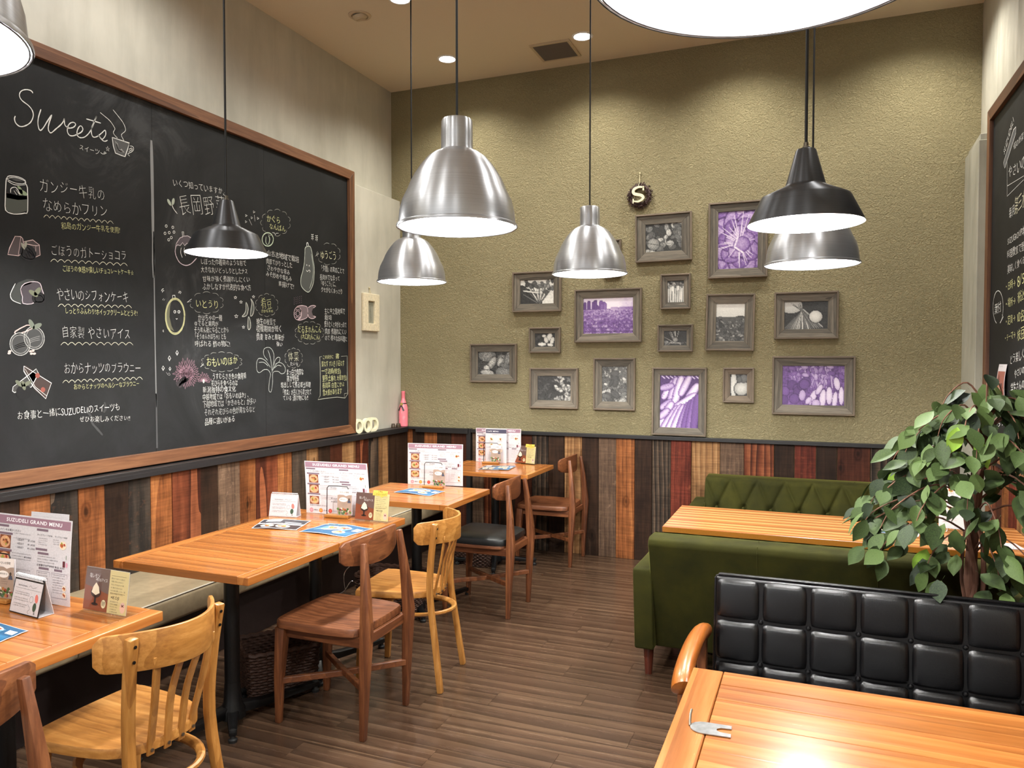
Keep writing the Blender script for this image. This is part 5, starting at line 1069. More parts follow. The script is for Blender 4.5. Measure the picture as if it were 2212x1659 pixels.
for x_, sg in ((bx0-.042, 1),):
    A = catmull([(x_+.008, 2.79, .515), (x_+.002, 2.70, .54), (x_-.002, 2.56, .546), (x_-.003, 2.42, .537), (x_+.0, 2.33, .52), (x_+.004, 2.295, .503)], 4)
    n_ = len(A); MB().tube([tuple(p) for p in A], [.022+.0165*min(1, 1.6*math.sin(PI*min(.5, (k+.4)/(n_*.6))))-(0.012 if k == n_-1 else 0) for k in range(n_)], 16, True, .72).build('armrest', M['armwood'], t, smooth=True)
    for y_, zt_ in ((2.74, .51), (2.33, .49)): MB().bar([(x_+.006, y_, 0), (x_+.004, y_, zt_)], [(.03, .028), (.042, .034)], (1, 0, 0)).build('leg', w_brown('Z'), t, bevel=.005)
    MB().box(x_-.012, x_+.018, 2.33, 2.76, .2, .25).build('side_rail', w_brown('Y'), t, bevel=.004)
# foreground table
FZ = .68; t = thing('plank_table', 'near orange plank table at the lower right with a lamp sheen', 'table', (0, 0, 0)); ax, bx_, ay, by = -.293, .93, 1.25, 2.043
MB().box(ax, ax+.078, ay, by, FZ-.034, FZ).build('end_board', w_table('Y'), t, bevel=.0035)
MB().box(bx_-.078, bx_, ay, by, FZ-.034, FZ).build('end_board', w_table('Y'), t, bevel=.0035)
cy = [by, by-.085, by-.175, by-.29, by-.43, by-.56, by-.68, ay]
for i, (b, a) in enumerate(zip(cy[:-1], cy[1:])):
    g = .0012 if i in (0, 1) else .0006
    MB().box(ax+.0795, bx_-.0795, a+g, b-(.0012 if i == 1 else .0004), FZ-.034, FZ-.0006).build('top_plank', w_table('X'), t, bevel=.0014, segs=1)
for x_ in (ax+.16, bx_-.16):
    for y_ in (ay+.1, by-.1): MB().box(x_-.025, x_+.025, y_-.025, y_+.025, 0, FZ-.034).build('leg', w_brown('Z'), t, bevel=.004)
MB().box(ax+.16, bx_-.16, by-.115, by-.09, FZ-.1, FZ-.034).box(ax+.16, bx_-.16, ay+.09, ay+.115, FZ-.1, FZ-.034).build('apron', w_brown('X'), t)
t = thing('metal_clip', 'small forked zinc plate lying on the near plank table', 'clip', (-.207, 1.705, FZ))
out = [(.045, .027), (.045, .012), (.022, .010), (.014, .004), (.014, -.004), (.022, -.010), (.045, -.012), (.045, -.027)]+[(-.014+.030*math.cos(a), .0275*math.sin(a)) for a in np.arange(-PI/2, -3*PI/2-.01, -PI/8)]
MB().prism(out, .0008, .0026, 2).build('fork_plate', M['zinc'], t, rot=(0, 0, R(3)))
MB().tube([(-.044, .0, .001), (-.046, .012, .006), (-.047, .026, .016), (-.0465, .04, .02)], .0028, 8).build('bent_pin', M['brass'], t, smooth=True)
# ================================================================ FICUS
TX, TY = .52, 3.075
t = thing('potted_ficus', 'artificial ficus tree with drooping green leaves behind the black sofa', 'plant', (TX, TY, 0))
MB().lathe([(.0004, 0), (.1, 0), (.105, .01), (.13, .2), (.138, .2), (.138, .23), (.128, .23), (.124, .2), (.0004, .2)], 32).build('pot', M['pot'], t, smooth=True)
props(MB().lathe([(.0004, .205), (.122, .2)], 24).build('soil', M['soil'], t), kind='stuff')
trunk = catmull([(0, 0, .2), (-.006, 0, .5), (.0, .0, .75), (.015, .01, 1.0), (.03, .01, 1.2), (.045, 0, 1.36)], 4)
MB().tube([tuple(p) for p in trunk], [.023-.009*k/len(trunk) for k in range(len(trunk))], 12).build('trunk', M['bark'], t, smooth=True)
for k, (P_, r_) in enumerate(([[(-.04, .0, .2), (-.034, -.02, .52), (.012, -.034, .72), (-.012, -.03, .88), (-.03, 0, 1.05)], .009], [[(.045, -.01, .2), (.036, -.02, .6), (.032, -.03, .85), (.0, -.035, 1.0), (.03, -.03, 1.15)], .0085], [[(-.015, -.03, .2), (.01, -.04, .5), (-.03, -.025, .72), (-.022, -.02, .9)], .006])):
    MB().tube([tuple(p) for p in catmull(P_, 5)], r_, 7).build('stem', M['bark'], t, smooth=True)
def leafmat(nm, a, b):
    mt, nt, bs = newmat(nm); L = nt.links.new; tc = nt.nodes.new('ShaderNodeTexCoord'); oi = nt.nodes.new('ShaderNodeObjectInfo')
    n = N(nt, 'ShaderNodeTexNoise', Scale=30, Detail=3); L(tc.outputs['Object'], n.inputs[0])
    f = mth(nt, 'ADD', mth(nt, 'MULTIPLY', n.outputs[0], .5), mth(nt, 'MULTIPLY', oi.outputs['Random'], .5)); L(ramp(nt, f, [(.28, S(*a)), (.72, S(*b))]), bs.inputs['Base Color'])
    bs.inputs['Roughness'].default_value = .6; bs.inputs['Specular IOR Level'].default_value = .25; return mt
LG, LB = leafmat('ficus_leaf', (22, 34, 18), (84, 104, 56)), leafmat('young_ficus_leaf', (130, 170, 60), (160, 200, 84))
def leafmesh(fold, curl, wd):
    mb = MB(); n = 6; L_ = 1.0; prof = [0, .30, .46, .50, .42, .22, 0]; vs = []
    for i in range(n+1):
        s_ = i/n; y_ = s_*L_; w_ = prof[i]*wd; zc = -curl*s_*s_; vs += [(-w_, y_, zc+w_*fold), (0, y_, zc), (w_, y_, zc+w_*fold)]
    fs = []
    for i in range(n):
        b_ = 3*i
        for a_, c_ in ((0, 1), (1, 2)):
            q = (b_+a_, b_+c_, b_+3+c_, b_+3+a_); fs.append(q)
    vs += [(0, -.22, .02), (.012, -.22, .02), (.012, 0, 0)]; mb.add(vs, fs+[(3*n+3, 3*n+4, 3*n+5)])
    me = mb.mesh('leaf', 0, 'all'); return me
LMs = [leafmesh(f, c, w_) for f, c, w_ in ((.25, .12, .95), (.1, .25, 1.05), (.4, .05, .85), (.15, -.12, 1.0))]
LMs2 = []
for me in LMs: q = me.copy(); q.materials.append(LB); LMs2.append(q); me.materials.append(LG)
rl = random.Random(21)
br = []
# branch ends given relative to the trunk: (x, y, z)
ends = [(-.30,-.02,1.02),(-.36,-.05,.93),(-.25,.06,1.10),(-.31,-.12,.85),(-.20,-.18,.98),(-.17,.12,.95),(-.13,-.15,1.14),(-.22,-.1,1.22),(-.15,.05,1.29),(-.05,-.14,1.33),(.04,-.03,1.42),(-.1,-.02,1.40),(.12,-.1,1.33),
 (.22,-.05,1.22),(.25,-.08,1.08),(.26,.03,.98),(.26,-.12,.9),(.2,-.18,1.0),(.14,-.2,1.15),(.25,.1,1.3),(.05,-.2,.92),(-.05,-.2,1.04),(.18,-.12,.80),(-.16,-.12,.80),(.06,-.15,.78),(.24,-.03,1.22),(-.33,.02,1.0),(-.3,-.1,.95),(-.1,.1,1.2),(.1,.12,1.1),(-.38,-.02,.88),(-.02,-.18,1.2),(-.2,-.05,1.22),(-.12,-.1,1.33),(.2,-.05,1.34),(.1,.0,1.42),(.26,-.06,1.28),(-.26,-.02,1.16)]
lst = []
for e in ends:
    e = (e[0]*.84, e[1], e[2]+.035-.06*(e[2] > 1.25))
    b0_ = Vector(trunk[min(len(trunk)-1, int(len(trunk)*max(.35, min(.97, (e[2]-.28)/1.2))))]); e_ = Vector(e); mid = (b0_+e_)/2+Vector((0, 0, .07)); P_ = [tuple(p) for p in catmull([b0_, mid, e_, e_+(e_-mid)*.35+Vector((0, 0, -.05))], 5)]
    MB().tube(P_, [.0042*(1-.75*k/len(P_)) for k in range(len(P_))], 5).build('branch', M['bark'], t, smooth=True)
    for k in range(13):
        f = rl.uniform(.35, 1); p = Vector(P_[min(len(P_)-1, int(f*len(P_)))])+Vector((rl.gauss(0, .028), rl.gauss(0, .028), rl.gauss(-.01, .022))); lst.append((p, (e_-b0_)))
rl.shuffle(lst)
for k, (p, d) in enumerate(lst[:298]):
    young = k in (3, 17, 40, 61, 88, 120, 150, 190, 222); me = (LMs2 if young else LMs)[k % 4]; L_ = rl.uniform(.068, .104)
    dirv = (Vector((d.x, d.y, 0)).normalized()*rl.uniform(.1, .9)+Vector((rl.gauss(0, .45), rl.gauss(0, .45), -rl.uniform(.25, 1.1)))).normalized()
    up_ = Vector((rl.gauss(0, .5), -.55+rl.gauss(0, .4), .8)); sx_ = dirv.cross(up_).normalized(); zz_ = sx_.cross(dirv)
    o = bpy.data.objects.new('leaf', me); C.objects.link(o); o.parent = t; mm = Matrix((sx_*L_*.62, dirv*L_, zz_*L_*.7)).transposed().to_4x4(); mm.translation = p; o.matrix_local = mm
mb = MB(); src = LMs[0]; sv = [v.co.copy() for v in src.vertices]; sf = [tuple(p.vertices) for p in src.polygons]
for k, (p, d) in enumerate(lst[298:440]):
    L_ = rl.uniform(.07, .1); dirv = (Vector((d.x, d.y, 0)).normalized()*.5+Vector((rl.gauss(0, .5), rl.gauss(0, .5), -rl.uniform(.2, 1)))).normalized(); up_ = Vector((rl.gauss(0, .5), -.5, .8)); sx_ = dirv.cross(up_).normalized(); zz_ = sx_.cross(dirv)
    p = p*.92+Vector((0, .03, .05)); mb.add([p+sx_*(v.x*L_*.62)+dirv*(v.y*L_)+zz_*(v.z*L_*.7) for v in sv], sf)
props(mb.build('inner_leaves', LG, t, smooth='all'), kind='stuff')
# ================================================================ PRINTED MATTER ON THE TABLES
TOPZ = TZ+.0008
PURP, DK = (150, 116, 130), (60, 54, 58)
def food(ik, u, v, ru, rv, seed, L=2, sq=False):
    q = random.Random(seed)
    if sq: ik.rect(u-ru, v-rv, u+ru, v+rv, (128, 70, 44), 2, 2, L)
    ik.ell(u, v, ru*.92, rv*.92, (232, 214, 190) if not sq else (214, 160, 122), 0, 14, L+1)
    for k in range(9):
        a = q.random()*6.3; r_ = q.random()*.55; ik.ell(u+ru*r_*math.cos(a), v+rv*r_*math.sin(a), ru*.26, rv*.24, q.choice([(190,90,50),(214,130,80),(120,60,36),(150,160,70),(226,180,120),(160,50,40)]), q.random()*3, 8, L+2)
def lines(ik, u0, u1, v, n, dv, col=(96, 90, 96), hh=.009, L=1, seed=0, W=1):
    q = random.Random(seed+int(v*1000)); A = 'あいうおかきくけさしすせたとなにはひまみもやりれん野菜彩皿飯味付選'
    for k in range(n):
        e = u1-(u1-u0)*q.random()*.25; m_ = max(4, int((e-u0)*W/(hh*1.05))); m_ = min(m_, 26)
        ik.text(''.join(q.choice(A) for _ in range(m_)), (u0, v-k*dv), (e, v-k*dv), hh, col, .0, 0, L)
def grand_menu(ik, W_=.365, H_=.26):
    w, h = W_, H_
    ik.rect(.012*w, .885*h, .985*w, .985*h, PURP, 12, 2, 1); ik.text('SUZUDELI GRAND MENU', (.13*w, .912*h), (.88*w, .912*h), .0135, (250, 244, 248), .02, 0, 2)
    for u, v, wd in ((.02, .845, .15), (.55, .845, .15), (.03, .755, .2), (.03, .555, .2), (.03, .365, .2), (.55, .62, .15), (.58, .575, .14), (.6, .40, .13), (.8, .40, .1)): ik.rect(u*w, v*h, (u+wd)*w, (v+.026)*h, (120, 100, 112), 2, 1, 1)
    for j, v in enumerate((.67, .475, .26)):
        food(ik, .135*w, v*h, .075*w, .072*h*1.1, 10+j, 1, True)
    for k, (a_, b_) in enumerate((('5品SET', '¥1,700'), ('4品SET', '¥1,450'), ('3品SET', '¥1,200'))):
        ik.text('・'+a_, (.27*w, (.70-.045*k)*h), (.39*w, (.70-.045*k)*h), .0065, DK, 0, 0, 1); ik.text(b_, (.44*w, (.70-.045*k)*h), (.54*w, (.70-.045*k)*h), .0065, DK, 0, 0, 1)
    ik.text('メインをお選びください', (.05*w, .80*h), (.34*w, .80*h), .0065, DK, 0, 0, 1); lines(ik, .24*w, .5*w, .775*h, 2, .014, (130, 124, 130), .0035, 1, 3)
    ik.text('キッズプレート¥700', (.56*w, .79*h), (.76*w, .79*h), .0055, DK, 0, 0, 1); ik.text('キッズカレー¥500', (.79*w, .79*h), (.95*w, .79*h), .0055, DK, 0, 0, 1)
    lines(ik, .58*w, .70*w, .755*h, 4, .0062*1.0, (140, 134, 140), .0034, 1, 5); lines(ik, .77*w, .86*w, .755*h, 3, .0062, (140, 134, 140), .0034, 1, 6); food(ik, .90*w, .71*h, .05*w, .055*h, 40, 1)
    for k, t_ in enumerate(('¥1,400', '¥1,500')): ik.text(t_, (.40*w, (.50-.2*k)*h), (.50*w, (.50-.2*k)*h), .0065, DK, 0, 0, 1)
    lines(ik, .23*w, .52*w, .54*h, 3, .0085, (130, 124, 130), .0038, 1, 8); lines(ik, .23*w, .5*w, .35*h, 3, .0085, (130, 124, 130), .0038, 1, 9); ik.text('¥1,800', (.40*w, .235*h), (.50*w, .235*h), .0065, DK, 0, 0, 1)
    lines(ik, .58*w, .86*w, .545*h, 4, .0085, (110, 104, 110), .004, 1, 10); ik.text('お食事とSET ¥400 単品 ¥500', (.57*w, .435*h), (.93*w, .435*h), .0062, DK, 0, 0, 1)
    ik.rect(.905*w, .46*h, .935*w, .53*h, (96, 36, 44), 1, 1, 1); ik.ell(.955*w, .49*h, .012*w, .03*h, (220, 150, 170), 0, 10, 2); ik.rect(.945*w, .55*h, .95*w, .6*h, (70, 110, 60), 1, 1, 1)
    for a_, b_ in ((.575, .745), (.765, .965)):
        for q in ((a_, .08, b_, .085), (a_, .375, b_, .38), (a_, .08, a_+.003, .38), (b_-.003, .08, b_, .38)): ik.rect(q[0]*w, q[1]*h, q[2]*w, q[3]*h, (150, 140, 150), 2, 1, 1)
        lines(ik, (a_+.015)*w, (b_-.02)*w, .35*h, 8, .0078, (110, 104, 110), .0036, 1, int(a_*100))
    food(ik, .93*w, .21*h, .028*w, .04*h, 60, 2); food(ik, .93*w, .13*h, .028*w, .04*h, 61, 2)
    ik.text('主食をお選びください', (.06*w, .145*h), (.34*w, .145*h), .0065, DK, 0, 0, 1)
    for k, (u, c_, s_) in enumerate(((.085, (214, 130, 140), '雑穀米'), (.235, (226, 130, 60), '玄米'), (.385, (176, 60, 50), 'カレー'))):
        ik.ell(u*w, .065*h, .03*w, .042*h, c_, 0, 14, 1); ik.ell(u*w, .065*h, .02*w, .028*h, tuple(min(255, x+30) for x in c_), 0, 12, 2); ik.text(s_, ((u+.04)*w, .055*h), ((u+.105)*w, .055*h), .0065, DK, 0, 0, 1)
def cafe_menu(ik, w=.17, h=.26):
    ik.rect(.02*w, .87*h, .98*w, .985*h, (66, 64, 84), 4, 1, 1); ik.text('CAFE MENU', (.06*w, .905*h), (.62*w, .905*h), .012, (240, 240, 240), .006, 0, 2)
    lines(ik, .3*w, .75*w, .82*h, 1, .01, DK, .006, 1, 1)
    for j in range(3):
        for i in range(2): food(ik, (.28+.42*i)*w, (.70-.17*j)*h, .10*w, .05*h, 70+j*2+i, 1); lines(ik, (.16+.42*i)*w, (.4+.42*i)*w, (.63-.17*j)*h, 1, .01, (90, 84, 90), .004, 1, j)
    lines(ik, .1*w, .45*w, .24*h, 5, .009, (90, 84, 90), .004, 1, 12)
def leaflet(ik, w, h):
    ik.rect(0, 0, w, .78*h, (162, 142, 128), 4, 4, 1); ik.poly([(0, .76*h), (.15*w, .81*h), (.4*w, .79*h), (.6*w, .74*h), (.8*w, .78*h), (w, .80*h), (w, h), (0, h)], (232, 226, 222), 2)
    ik.text('やさいの学校', (.15*w, .85*h), (.8*w, .85*h), .008*h/.13, (60, 50, 44), .01, 0, 3); ik.ell(.42*w, .6*h, .3*w, .09*h, (236, 232, 228), 0, 16, 2); ik.text('何時何を食べる?', (.18*w, .585*h), (.66*w, .585*h), .0065, (60, 50, 44), 0, 0, 3)
    ik.ell(.82*w, .62*h, .06*w, .045*h, (70, 58, 50), 0, 10, 3); ik.poly([(.7*w, .48*h), (.95*w, .48*h), (.9*w, .58*h), (.75*w, .58*h)], (66, 72, 90), 3); lines(ik, .3*w, .7*w, .46*h, 3, .007, (110, 96, 88), .0034, 2, 4)
    q = random.Random(5)
    for k in range(26): ik.ell(q.random()*.96*w, (.03+.22*q.random())*h, w*.07, h*.045, q.choice([(90,120,60),(60,90,50),(150,60,50),(120,40,60),(226,220,200),(170,110,60),(80,110,80)]), q.random()*3, 9, 3+k % 3)
def card_art(ik, w, h, note=False):
    ik.rect(0, 0, .56*w, h, (112, 84, 76), 3, 3, 1); ik.poly([(0, 0), (.56*w, 0), (.56*w, .42*h), (.3*w, .5*h), (0, .58*h)], (140, 72, 44), 2)
    ik.ell(.27*w, .42*h, .12*w, .12*h, (60, 40, 34), 0, 16, 3); ik.poly([(.17*w, .42*h), (.2*w, .55*h), (.26*w, .66*h), (.33*w, .56*h), (.36*w, .42*h), (.27*w, .36*h)], (238, 226, 200), 4)
    ik.rect(.24*w, .14*h, .29*w, .36*h, (50, 34, 30), 1, 1, 3); ik.ell(.265*w, .15*h, .08*w, .035*h, (50, 34, 30), 0, 12, 3); ik.text('塩レモン', (.09*w, .76*h), (.33*w, .76*h), .012, (236, 228, 224), 0, 1, 3); ik.text('×KOJIアイス', (.24*w, .69*h), (.52*w, .69*h), .010, (236, 228, 224), 0, 1, 3)
    ik.ell(.47*w, .18*h, .055*w, .1*h, (232, 220, 180), 0, 14, 4); ik.text('数量', (.43*w, .19*h), (.51*w, .19*h), .007, (80, 60, 50), 0, 0, 5); ik.text('限定', (.43*w, .135*h), (.51*w, .135*h), .007, (80, 60, 50), 0, 0, 5)
    ik.rect(.56*w, 0, w, h, (226, 206, 148), 3, 3, 1); ik.rect(.6*w, .87*h, .94*w, .877*h, (110, 90, 60), 1, 1, 2); ik.rect(.6*w, .47*h, .94*w, .477*h, (110, 90, 60), 1, 1, 2)
    lines(ik, .6*w, .95*w, .79*h, 6, .009, (110, 96, 74), .0048, 2, 31); ik.text('×KOJI', (.62*w, .33*h), (.82*w, .33*h), .011, (50, 44, 40), .01, .5, 2); lines(ik, .62*w, .8*w, .26*h, 5, .0075, (110, 96, 74), .004, 2, 33)
    ik.ell(.91*w, .17*h, .06*w, .13*h, (232, 190, 170), 0, 14, 2); ik.text('×', (.87*w, .16*h), (.95*w, .16*h), .014, (90, 30, 30), .02, 0, 3)
    if note:
        ik.poly([(.50*w, .93*h), (.93*w, .93*h), (.95*w, 1.12*h), (.52*w, 1.12*h)][::1], (240, 206, 90), 8); ik.poly([(.72*w, .94*h), (.86*w, .94*h), (.76*w, .86*h)], (240, 206, 90), 8)
        for k, s_ in enumerate(('食後の', 'ドリンク・デザートは', 'いかがですか?')): ik.text(s_, ((.66 if k == 0 else .54)*w, (1.065-.055*k)*h), ((.8 if k == 0 else .92)*w, (1.065-.055*k)*h), .0065, (60, 46, 30), .015, 0, 9)
_cache = {}
def sheet(name, t, w, h, fn, art, key, th=.0006, mat=None, nu=10, nv=10, pname='print'):
    """paper w x h with thickness; fn(u, v, d) -> point"""
    if (name, key) in _cache:
        a, b = _cache[(name, key)]; p = link(name, a, None, t); link(pname, b, None, p); return p
    mb = MB(); f1 = lambda u, v: fn(u*w, v*h, 0); f2 = lambda u, v: fn(u*w, v*h, -th); mb.grid(nu, nv, f1); n0 = len(mb.v); mb.grid(nu, nv, f2)
    m_ = (nu+1)*(nv+1); ed = [i for i in range(nu+1)]+[(j+1)*(nu+1)-1 for j in range(1, nv+1)]+[nv*(nu+1)+i for i in range(nu-1, -1, -1)]+[j*(nu+1) for j in range(nv-1, 0, -1)]
    mb.f += [[ed[k], ed[(k+1) % len(ed)], ed[(k+1) % len(ed)]+m_, ed[k]+m_] for k in range(len(ed))]
    p = mb.build(name, mat or M['paper'], t, smooth=False)
    ik = Ink(lambda u, v, l: fn(u, v, .0004+.00022*l)); art(ik); q = ik.build(pname, p); _cache[(name, key)] = (p.data, q.data); return p
def upright(bx_=0, by_=0, pw=2.0):
    return lambda u, v, d: Vector((u+bx_*(v/.26)**pw, by_*(v/.26)**pw-d, v))
def menu(x, y, rz, label, bx_=0, by_=.012, z=TOPZ, key='a'):
    t = thing('menu_sheet', label, 'menu', (x, y, z), rz, 'large menu sheets standing on the left tables'); sheet('paper_sheet', t, .365, .26, upright(bx_, by_), grand_menu, 'g%s%s' % (bx_, by_))
    MB().box(.05, .31, .001, .022, 0, .012).build('slot_base', w_honey('X'), t, bevel=.002); return t
menu(-2.545, 1.690, R(-1), 'curved menu sheet on the nearest table, cut off by the left edge', -.048, .05)
menu(-2.418, 3.20, R(3.8), 'curved menu sheet on the joined tables beside the desk calendar', -.040, .045)
menu(-2.385, 4.186, R(8), 'flat upright menu sheet on the single table before the black seated chair', 0, .004)
menu(-2.436, 5.335, R(4.5), 'menu sheet on the farthest table, partly behind the narrow cafe menu', 0, .0041)
t = thing('menu_sheet', 'narrow menu sheet with a dark blue heading on the farthest table', 'menu', (-2.338, 5.298, TOPZ), R(6)); sheet('paper_sheet', t, .168, .262, upright(0, .003), cafe_menu, 'cafe')
t = thing('menu_sheet', 'white and green menu sheet standing behind the nearest big menu', 'menu', (-2.425, 1.735, TOPZ), R(3))
def green_art(ik): ik.rect(.012, .185, .155, .25, (176, 192, 158), 5, 3, 1); ik.text('Seasonal menu', (.06, .215), (.115, .215), .009, (240, 240, 230), 0, 1, 2); lines(ik, .02, .15, .17, 12, .012, (150, 146, 140), .005, 1, 44)
sheet('paper_sheet', t, .168, .272, lambda u, v, d: Vector((u-.02*(v/.27)+.0, .02*(v/.27)**2-d, v)), green_art, 'green'); MB().box(.03, .14, .001, .02, 0, .012).build('slot_base', w_honey('X'), t, bevel=.002)
def holder(x, y, rz, label, s=1.0):
    t = thing('leaflet_holder', label, 'leaflet holder', (x, y, TOPZ), rz, 'wire leaflet holders on wooden bases')
    MB().box(-.066, .066, -.02, .022, 0, .014).build('base', w_honey('X'), t, bevel=.003)
    pts = [(-.058, .0, .012), (-.058, .004, .145), (-.05, .004, .155), (.0, .004, .157), (.052, .004, .155), (.058, .004, .146), (.058, .0, .012)]
    MB().tube(pts, .0021, 8).build('wire_frame', M['iron'], t, smooth=True)
    l = thing('leaflet', label.replace('wire leaflet holder', 'beige vegetable leaflet held'), 'leaflet', (0, 0, 0), 0, 'beige vegetable leaflets')
    c, s_ = math.cos(rz), math.sin(rz); l.location = (x+.002*c+.006*s_, y+.002*s_-.006*c, TOPZ+.0145); l.rotation_euler = (0, 0, rz)
    sheet('cover', l, .078, .128, lambda u, v, d: Vector((u, .008*(v/.128)-d, v)), lambda ik: leaflet(ik, .078, .128), 'leaf'); MB().box(.001, .077, .0088, .0125, 0, .126).build('pages', M['paper'], l); return t
holder(-2.46, 1.64, R(4), 'wire leaflet holder on the nearest table before the curved menu')
holder(-2.198, 3.155, R(6), 'wire leaflet holder on the joined tables')
holder(-2.165, 4.11, R(5), 'wire leaflet holder on the single table before the black seated chair')
holder(-2.275, 5.255, R(6), 'wire leaflet holder on the farthest table')
def card_stand(x, y, rz, label, note=False, z=TOPZ, key='c'):
    t = thing('card_stand', label, 'card stand', (x, y, z), rz, 'clear acrylic card stands'); w, h = .188, .128; f = .03
    tl = lambda v: .018*v/h
    p = sheet('card', t, w, h, lambda u, v, d: Vector((u, tl(v)-d, v+.006)), lambda ik: card_art(ik, w, h, note), 'card%s' % note)
    for d0 in (-.0022, .0012):
        MB().add([(-.002, d0-.0, .002), (w+.002, d0, .002), (w+.002, tl(h)+d0, h+.008), (-.002, tl(h)+d0, h+.008), (-.002, d0+.001, .002), (w+.002, d0+.001, .002), (w+.002, tl(h)+d0+.001, h+.008), (-.002, tl(h)+d0+.001, h+.008)],
            [(0,1,2,3),(4,7,6,5),(0,4,5,1),(1,5,6,2),(2,6,7,3),(3,7,4,0)]).build('acrylic_panel', M['acrylic'], t)
    MB().box(-.002, w+.002, -.012, .045, 0, .0015).build('acrylic_foot', M['acrylic'], t); return t
card_stand(-2.118, 1.68, R(-2), 'clear card stand with a brown and yellow dessert card on the nearest table')
card_stand(-2.087, 3.142, R(-1), 'clear card stand with a yellow speech note on the joined tables', True)
card_stand(-2.125, 5.362, R(-15), 'card stand with a yellow note on the farthest table', True)
def calendar(x, y, rz, label, black):
    t = thing('desk_calendar_menu', label, 'table calendar', (x, y, TOPZ), rz, 'ring bound desk menus'); w, h, dp = .152, .108, .05; T_ = lambda v: dp/2*v/h
    mt = M['iron'] if black else M['cream']
    MB().add([(0, 0, 0), (w, 0, 0), (w, dp/2-.001, h), (0, dp/2-.001, h), (0, .0015, 0), (w, .0015, 0), (w, dp/2+.0005, h), (0, dp/2+.0005, h)], [(0,1,2,3),(4,7,6,5),(0,4,5,1),(1,5,6,2),(2,6,7,3),(3,7,4,0)]).build('front_board', M['paper'] if not black else M['black'], t)
    MB().add([(0, dp, 0), (w, dp, 0), (w, dp/2+.001, h), (0, dp/2+.001, h), (0, dp-.0015, 0), (w, dp-.0015, 0), (w, dp/2-.0003, h), (0, dp/2-.0003, h)], [(0,1,2,3),(4,7,6,5),(0,4,5,1),(1,5,6,2),(2,6,7,3),(3,7,4,0)]).box(0, w, .001, dp-.001, 0, .0012).build('rear_board', M['paper'], t)
    def art(ik):
        ik.text('SEASONAL', (.02, .077), (.07, .077), .005, DK, 0, 0, 1); ik.line([(.075, .078), (.085, .083), (.095, .077), (.115, .082)], .0008, (120, 116, 116), layer=1); ik.rect(.008, .071, .138, .0716, (120, 116, 116), 1, 1, 1)
        for k in range(3): lines(ik, .012, .09, .058-.017*k, 2, .006, (110, 106, 108), .0036, 1, 50+k)
        ik.ell(.125, .05, .008, .013, (216, 120, 110), .3, 12, 1); ik.ell(.122, .025, .009, .013, (60, 80, 64), 0, 12, 1)
        ik.line([(.1+.009*math.cos(a), .045+.009*math.sin(a)) for a in np.arange(0, 6.3, .6)], .0007, (90, 86, 86), True, layer=1); ik.text('S', (.122, .004), (.130, .004), .008, (50, 46, 46), .02, 0, 1)
        ik.line([(.085, .03), (.1, .018), (.09, .008), (.1, .004)], .0009, (110, 100, 100), layer=1)
    sheet('page', t, w-.008, h-.014, lambda u, v, d: Vector((u+.004, T_(v+.003)-.0012-d, v+.003)), art, 'cal', nu=4, nv=4)
    for k in range(20): yy = .008+k*.0072; MB().tube([(yy, dp/2+.0065*math.cos(a), h+.001+.0075*math.sin(a)) for a in np.arange(-.6, 2*PI-.9, .5)], .0009, 5).build('ring', M['white'], t, smooth=True)
    return t
calendar(-2.325, 1.588, R(-6), 'ring bound desk menu with a black backing board on the nearest table', True)
calendar(-2.54, 3.058, R(8), 'white ring bound desk menu on the joined tables', False)
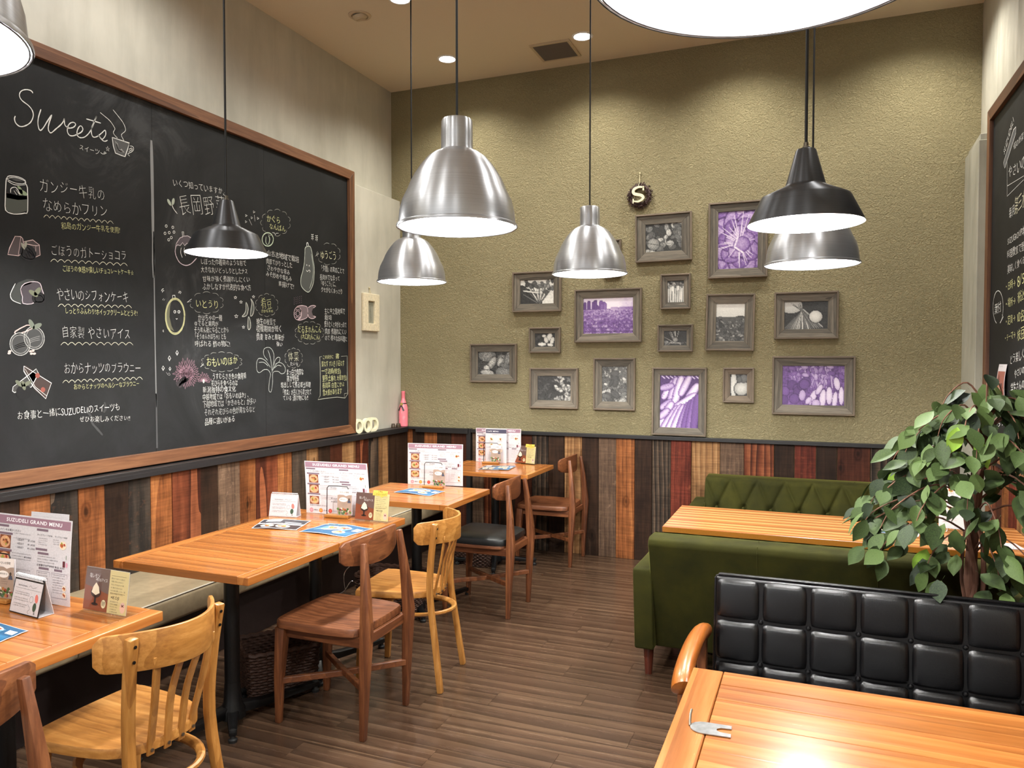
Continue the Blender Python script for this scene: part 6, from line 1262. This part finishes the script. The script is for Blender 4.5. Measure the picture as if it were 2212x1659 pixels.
def flyer(pts, label, kind, z=TOPZ, wave=.006):
    """pts: near-left, far-left, far-right, near-right corners (x, y)"""
    P0 = [np.array(p) for p in pts]; c = sum(P0)/4; t = thing('flyer', label, 'flyer', (c[0], c[1], z), 0, 'photo flyers lying on tables'); Q = [p-c for p in P0]
    def fn(u, v, d):
        p = Q[0]*(1-u)*(1-v)+Q[3]*u*(1-v)+Q[2]*u*v+Q[1]*(1-u)*v; return Vector((p[0], p[1], .0007+wave*(math.sin(PI*u*1.0+.2)**2*.8+.2*math.sin(2*PI*v)**2)+d))
    def art(ik):
        if kind == 'blue':
            ik.rect(.02, .03, .98, .97, (36, 86, 124), 14, 10, 1); ik.poly([(.1, .3), (.2, .75), (.5, .85), (.75, .7), (.7, .35), (.4, .15)], (92, 138, 164), 2)
            food(ik, .35, .52, .2, .22, 90, 3); food(ik, .58, .62, .16, .18, 91, 3); food(ik, .68, .28, .13, .15, 92, 3); ik.rect(.8, .52, .94, .74, (232, 232, 228), 2, 2, 3); ik.rect(.76, .1, .96, .38, (44, 108, 150), 2, 2, 3)
            ik.text('Summer Special', (.06, .8), (.46, .86), .09, (214, 222, 130), .0, 1, 4)
        else:
            ik.rect(.02, .56, .98, .96, (58, 58, 64), 14, 6, 1); ik.rect(.02, .04, .98, .44, (44, 32, 34), 14, 6, 1); food(ik, .62, .24, .17, .16, 94, 2); food(ik, .28, .24, .16, .16, 95, 2)
            ik.rect(.12, .68, .44, .9, (206, 210, 216), 4, 2, 2); ik.rect(.55, .6, .9, .68, (150, 154, 160), 4, 1, 2); ik.text('スープ サラダ', (.12, .47), (.6, .47), .07, (60, 56, 60), 0, 1, 2)
    mb = MB().grid(12, 8, lambda u, v: fn(u, v, 0)); mb.grid(12, 8, lambda u, v: fn(u, v, -.0004)); mb.build('paper_sheet', M['paper'], t, smooth='all')
    ik = Ink(lambda u, v, l: fn(u, v, .0003+.00016*l)); art(ik); ik.build('print', t); return t
flyer([(-2.30, 1.40), (-2.36, 1.50), (-2.098, 1.489), (-2.085, 1.398)], 'blue photo flyer cut off at the left edge on the nearest table', 'blue')
flyer([(-2.425, 2.798), (-2.504, 2.98), (-2.268, 3.04), (-2.208, 2.846)], 'dark photo flyer in front of the white ring bound desk menu', 'dark')
flyer([(-2.177, 2.825), (-2.153, 3.026), (-1.894, 3.0), (-1.918, 2.812)], 'blue photo flyer on the joined tables behind the brown chair', 'blue')
flyer([(-2.312, 3.887), (-2.283, 4.058), (-2.041, 4.03), (-2.051, 3.851)], 'blue photo flyer on the single table before the black seated chair', 'blue')
flyer([(-2.236, 4.929), (-2.268, 5.15), (-2.141, 5.165), (-2.085, 4.95)], 'left photo flyer of the overlapping two on the farthest table', 'dark', wave=.003)
flyer([(-2.14, 4.95), (-2.16, 5.13), (-2.041, 5.19), (-2.015, 4.968)], 'right photo flyer of the overlapping two on the farthest table', 'blue', TOPZ+.003, wave=.002)
flyer([(.19, 4.06), (.215, 4.239), (.50, 4.22), (.468, 4.048)], 'blue photo flyer on the striped sofa table beside the ficus leaves', 'blue', .6608)
# things on the sofa table behind the plant
t = thing('menu_easel', 'white menu on a silver wire easel behind the ficus on the sofa table', 'menu', (.66, 4.22, .661), R(-10))
for P_ in ([(-.05, 0, 0), (0, .02, .13)], [(.05, 0, 0), (0, .02, .13)], [(0, .09, 0), (0, .02, .13)]): MB().tube(P_, .003, 8).build('wire_leg', M['chrome'], t, smooth=True)
MB().tube([(-.06, -.012, .02), (.06, -.012, .02)], .003, 8).build('cross_wire', M['chrome'], t, smooth=True)
sheet('paper_sheet', t, .168, .262, lambda u, v, d: Vector((u-.084, -.008+.03*(v/.26)-d, v+.022)), cafe_menu, 'cafe2')
t = thing('paper_pile', 'pale sheets lying on the right end of the sofa table', 'papers', (.78, 3.98, .661), R(8))
MB().box(-.09, .09, -.06, .06, 0, .004).build('sheets', M['paper'], t, bevel=.001)
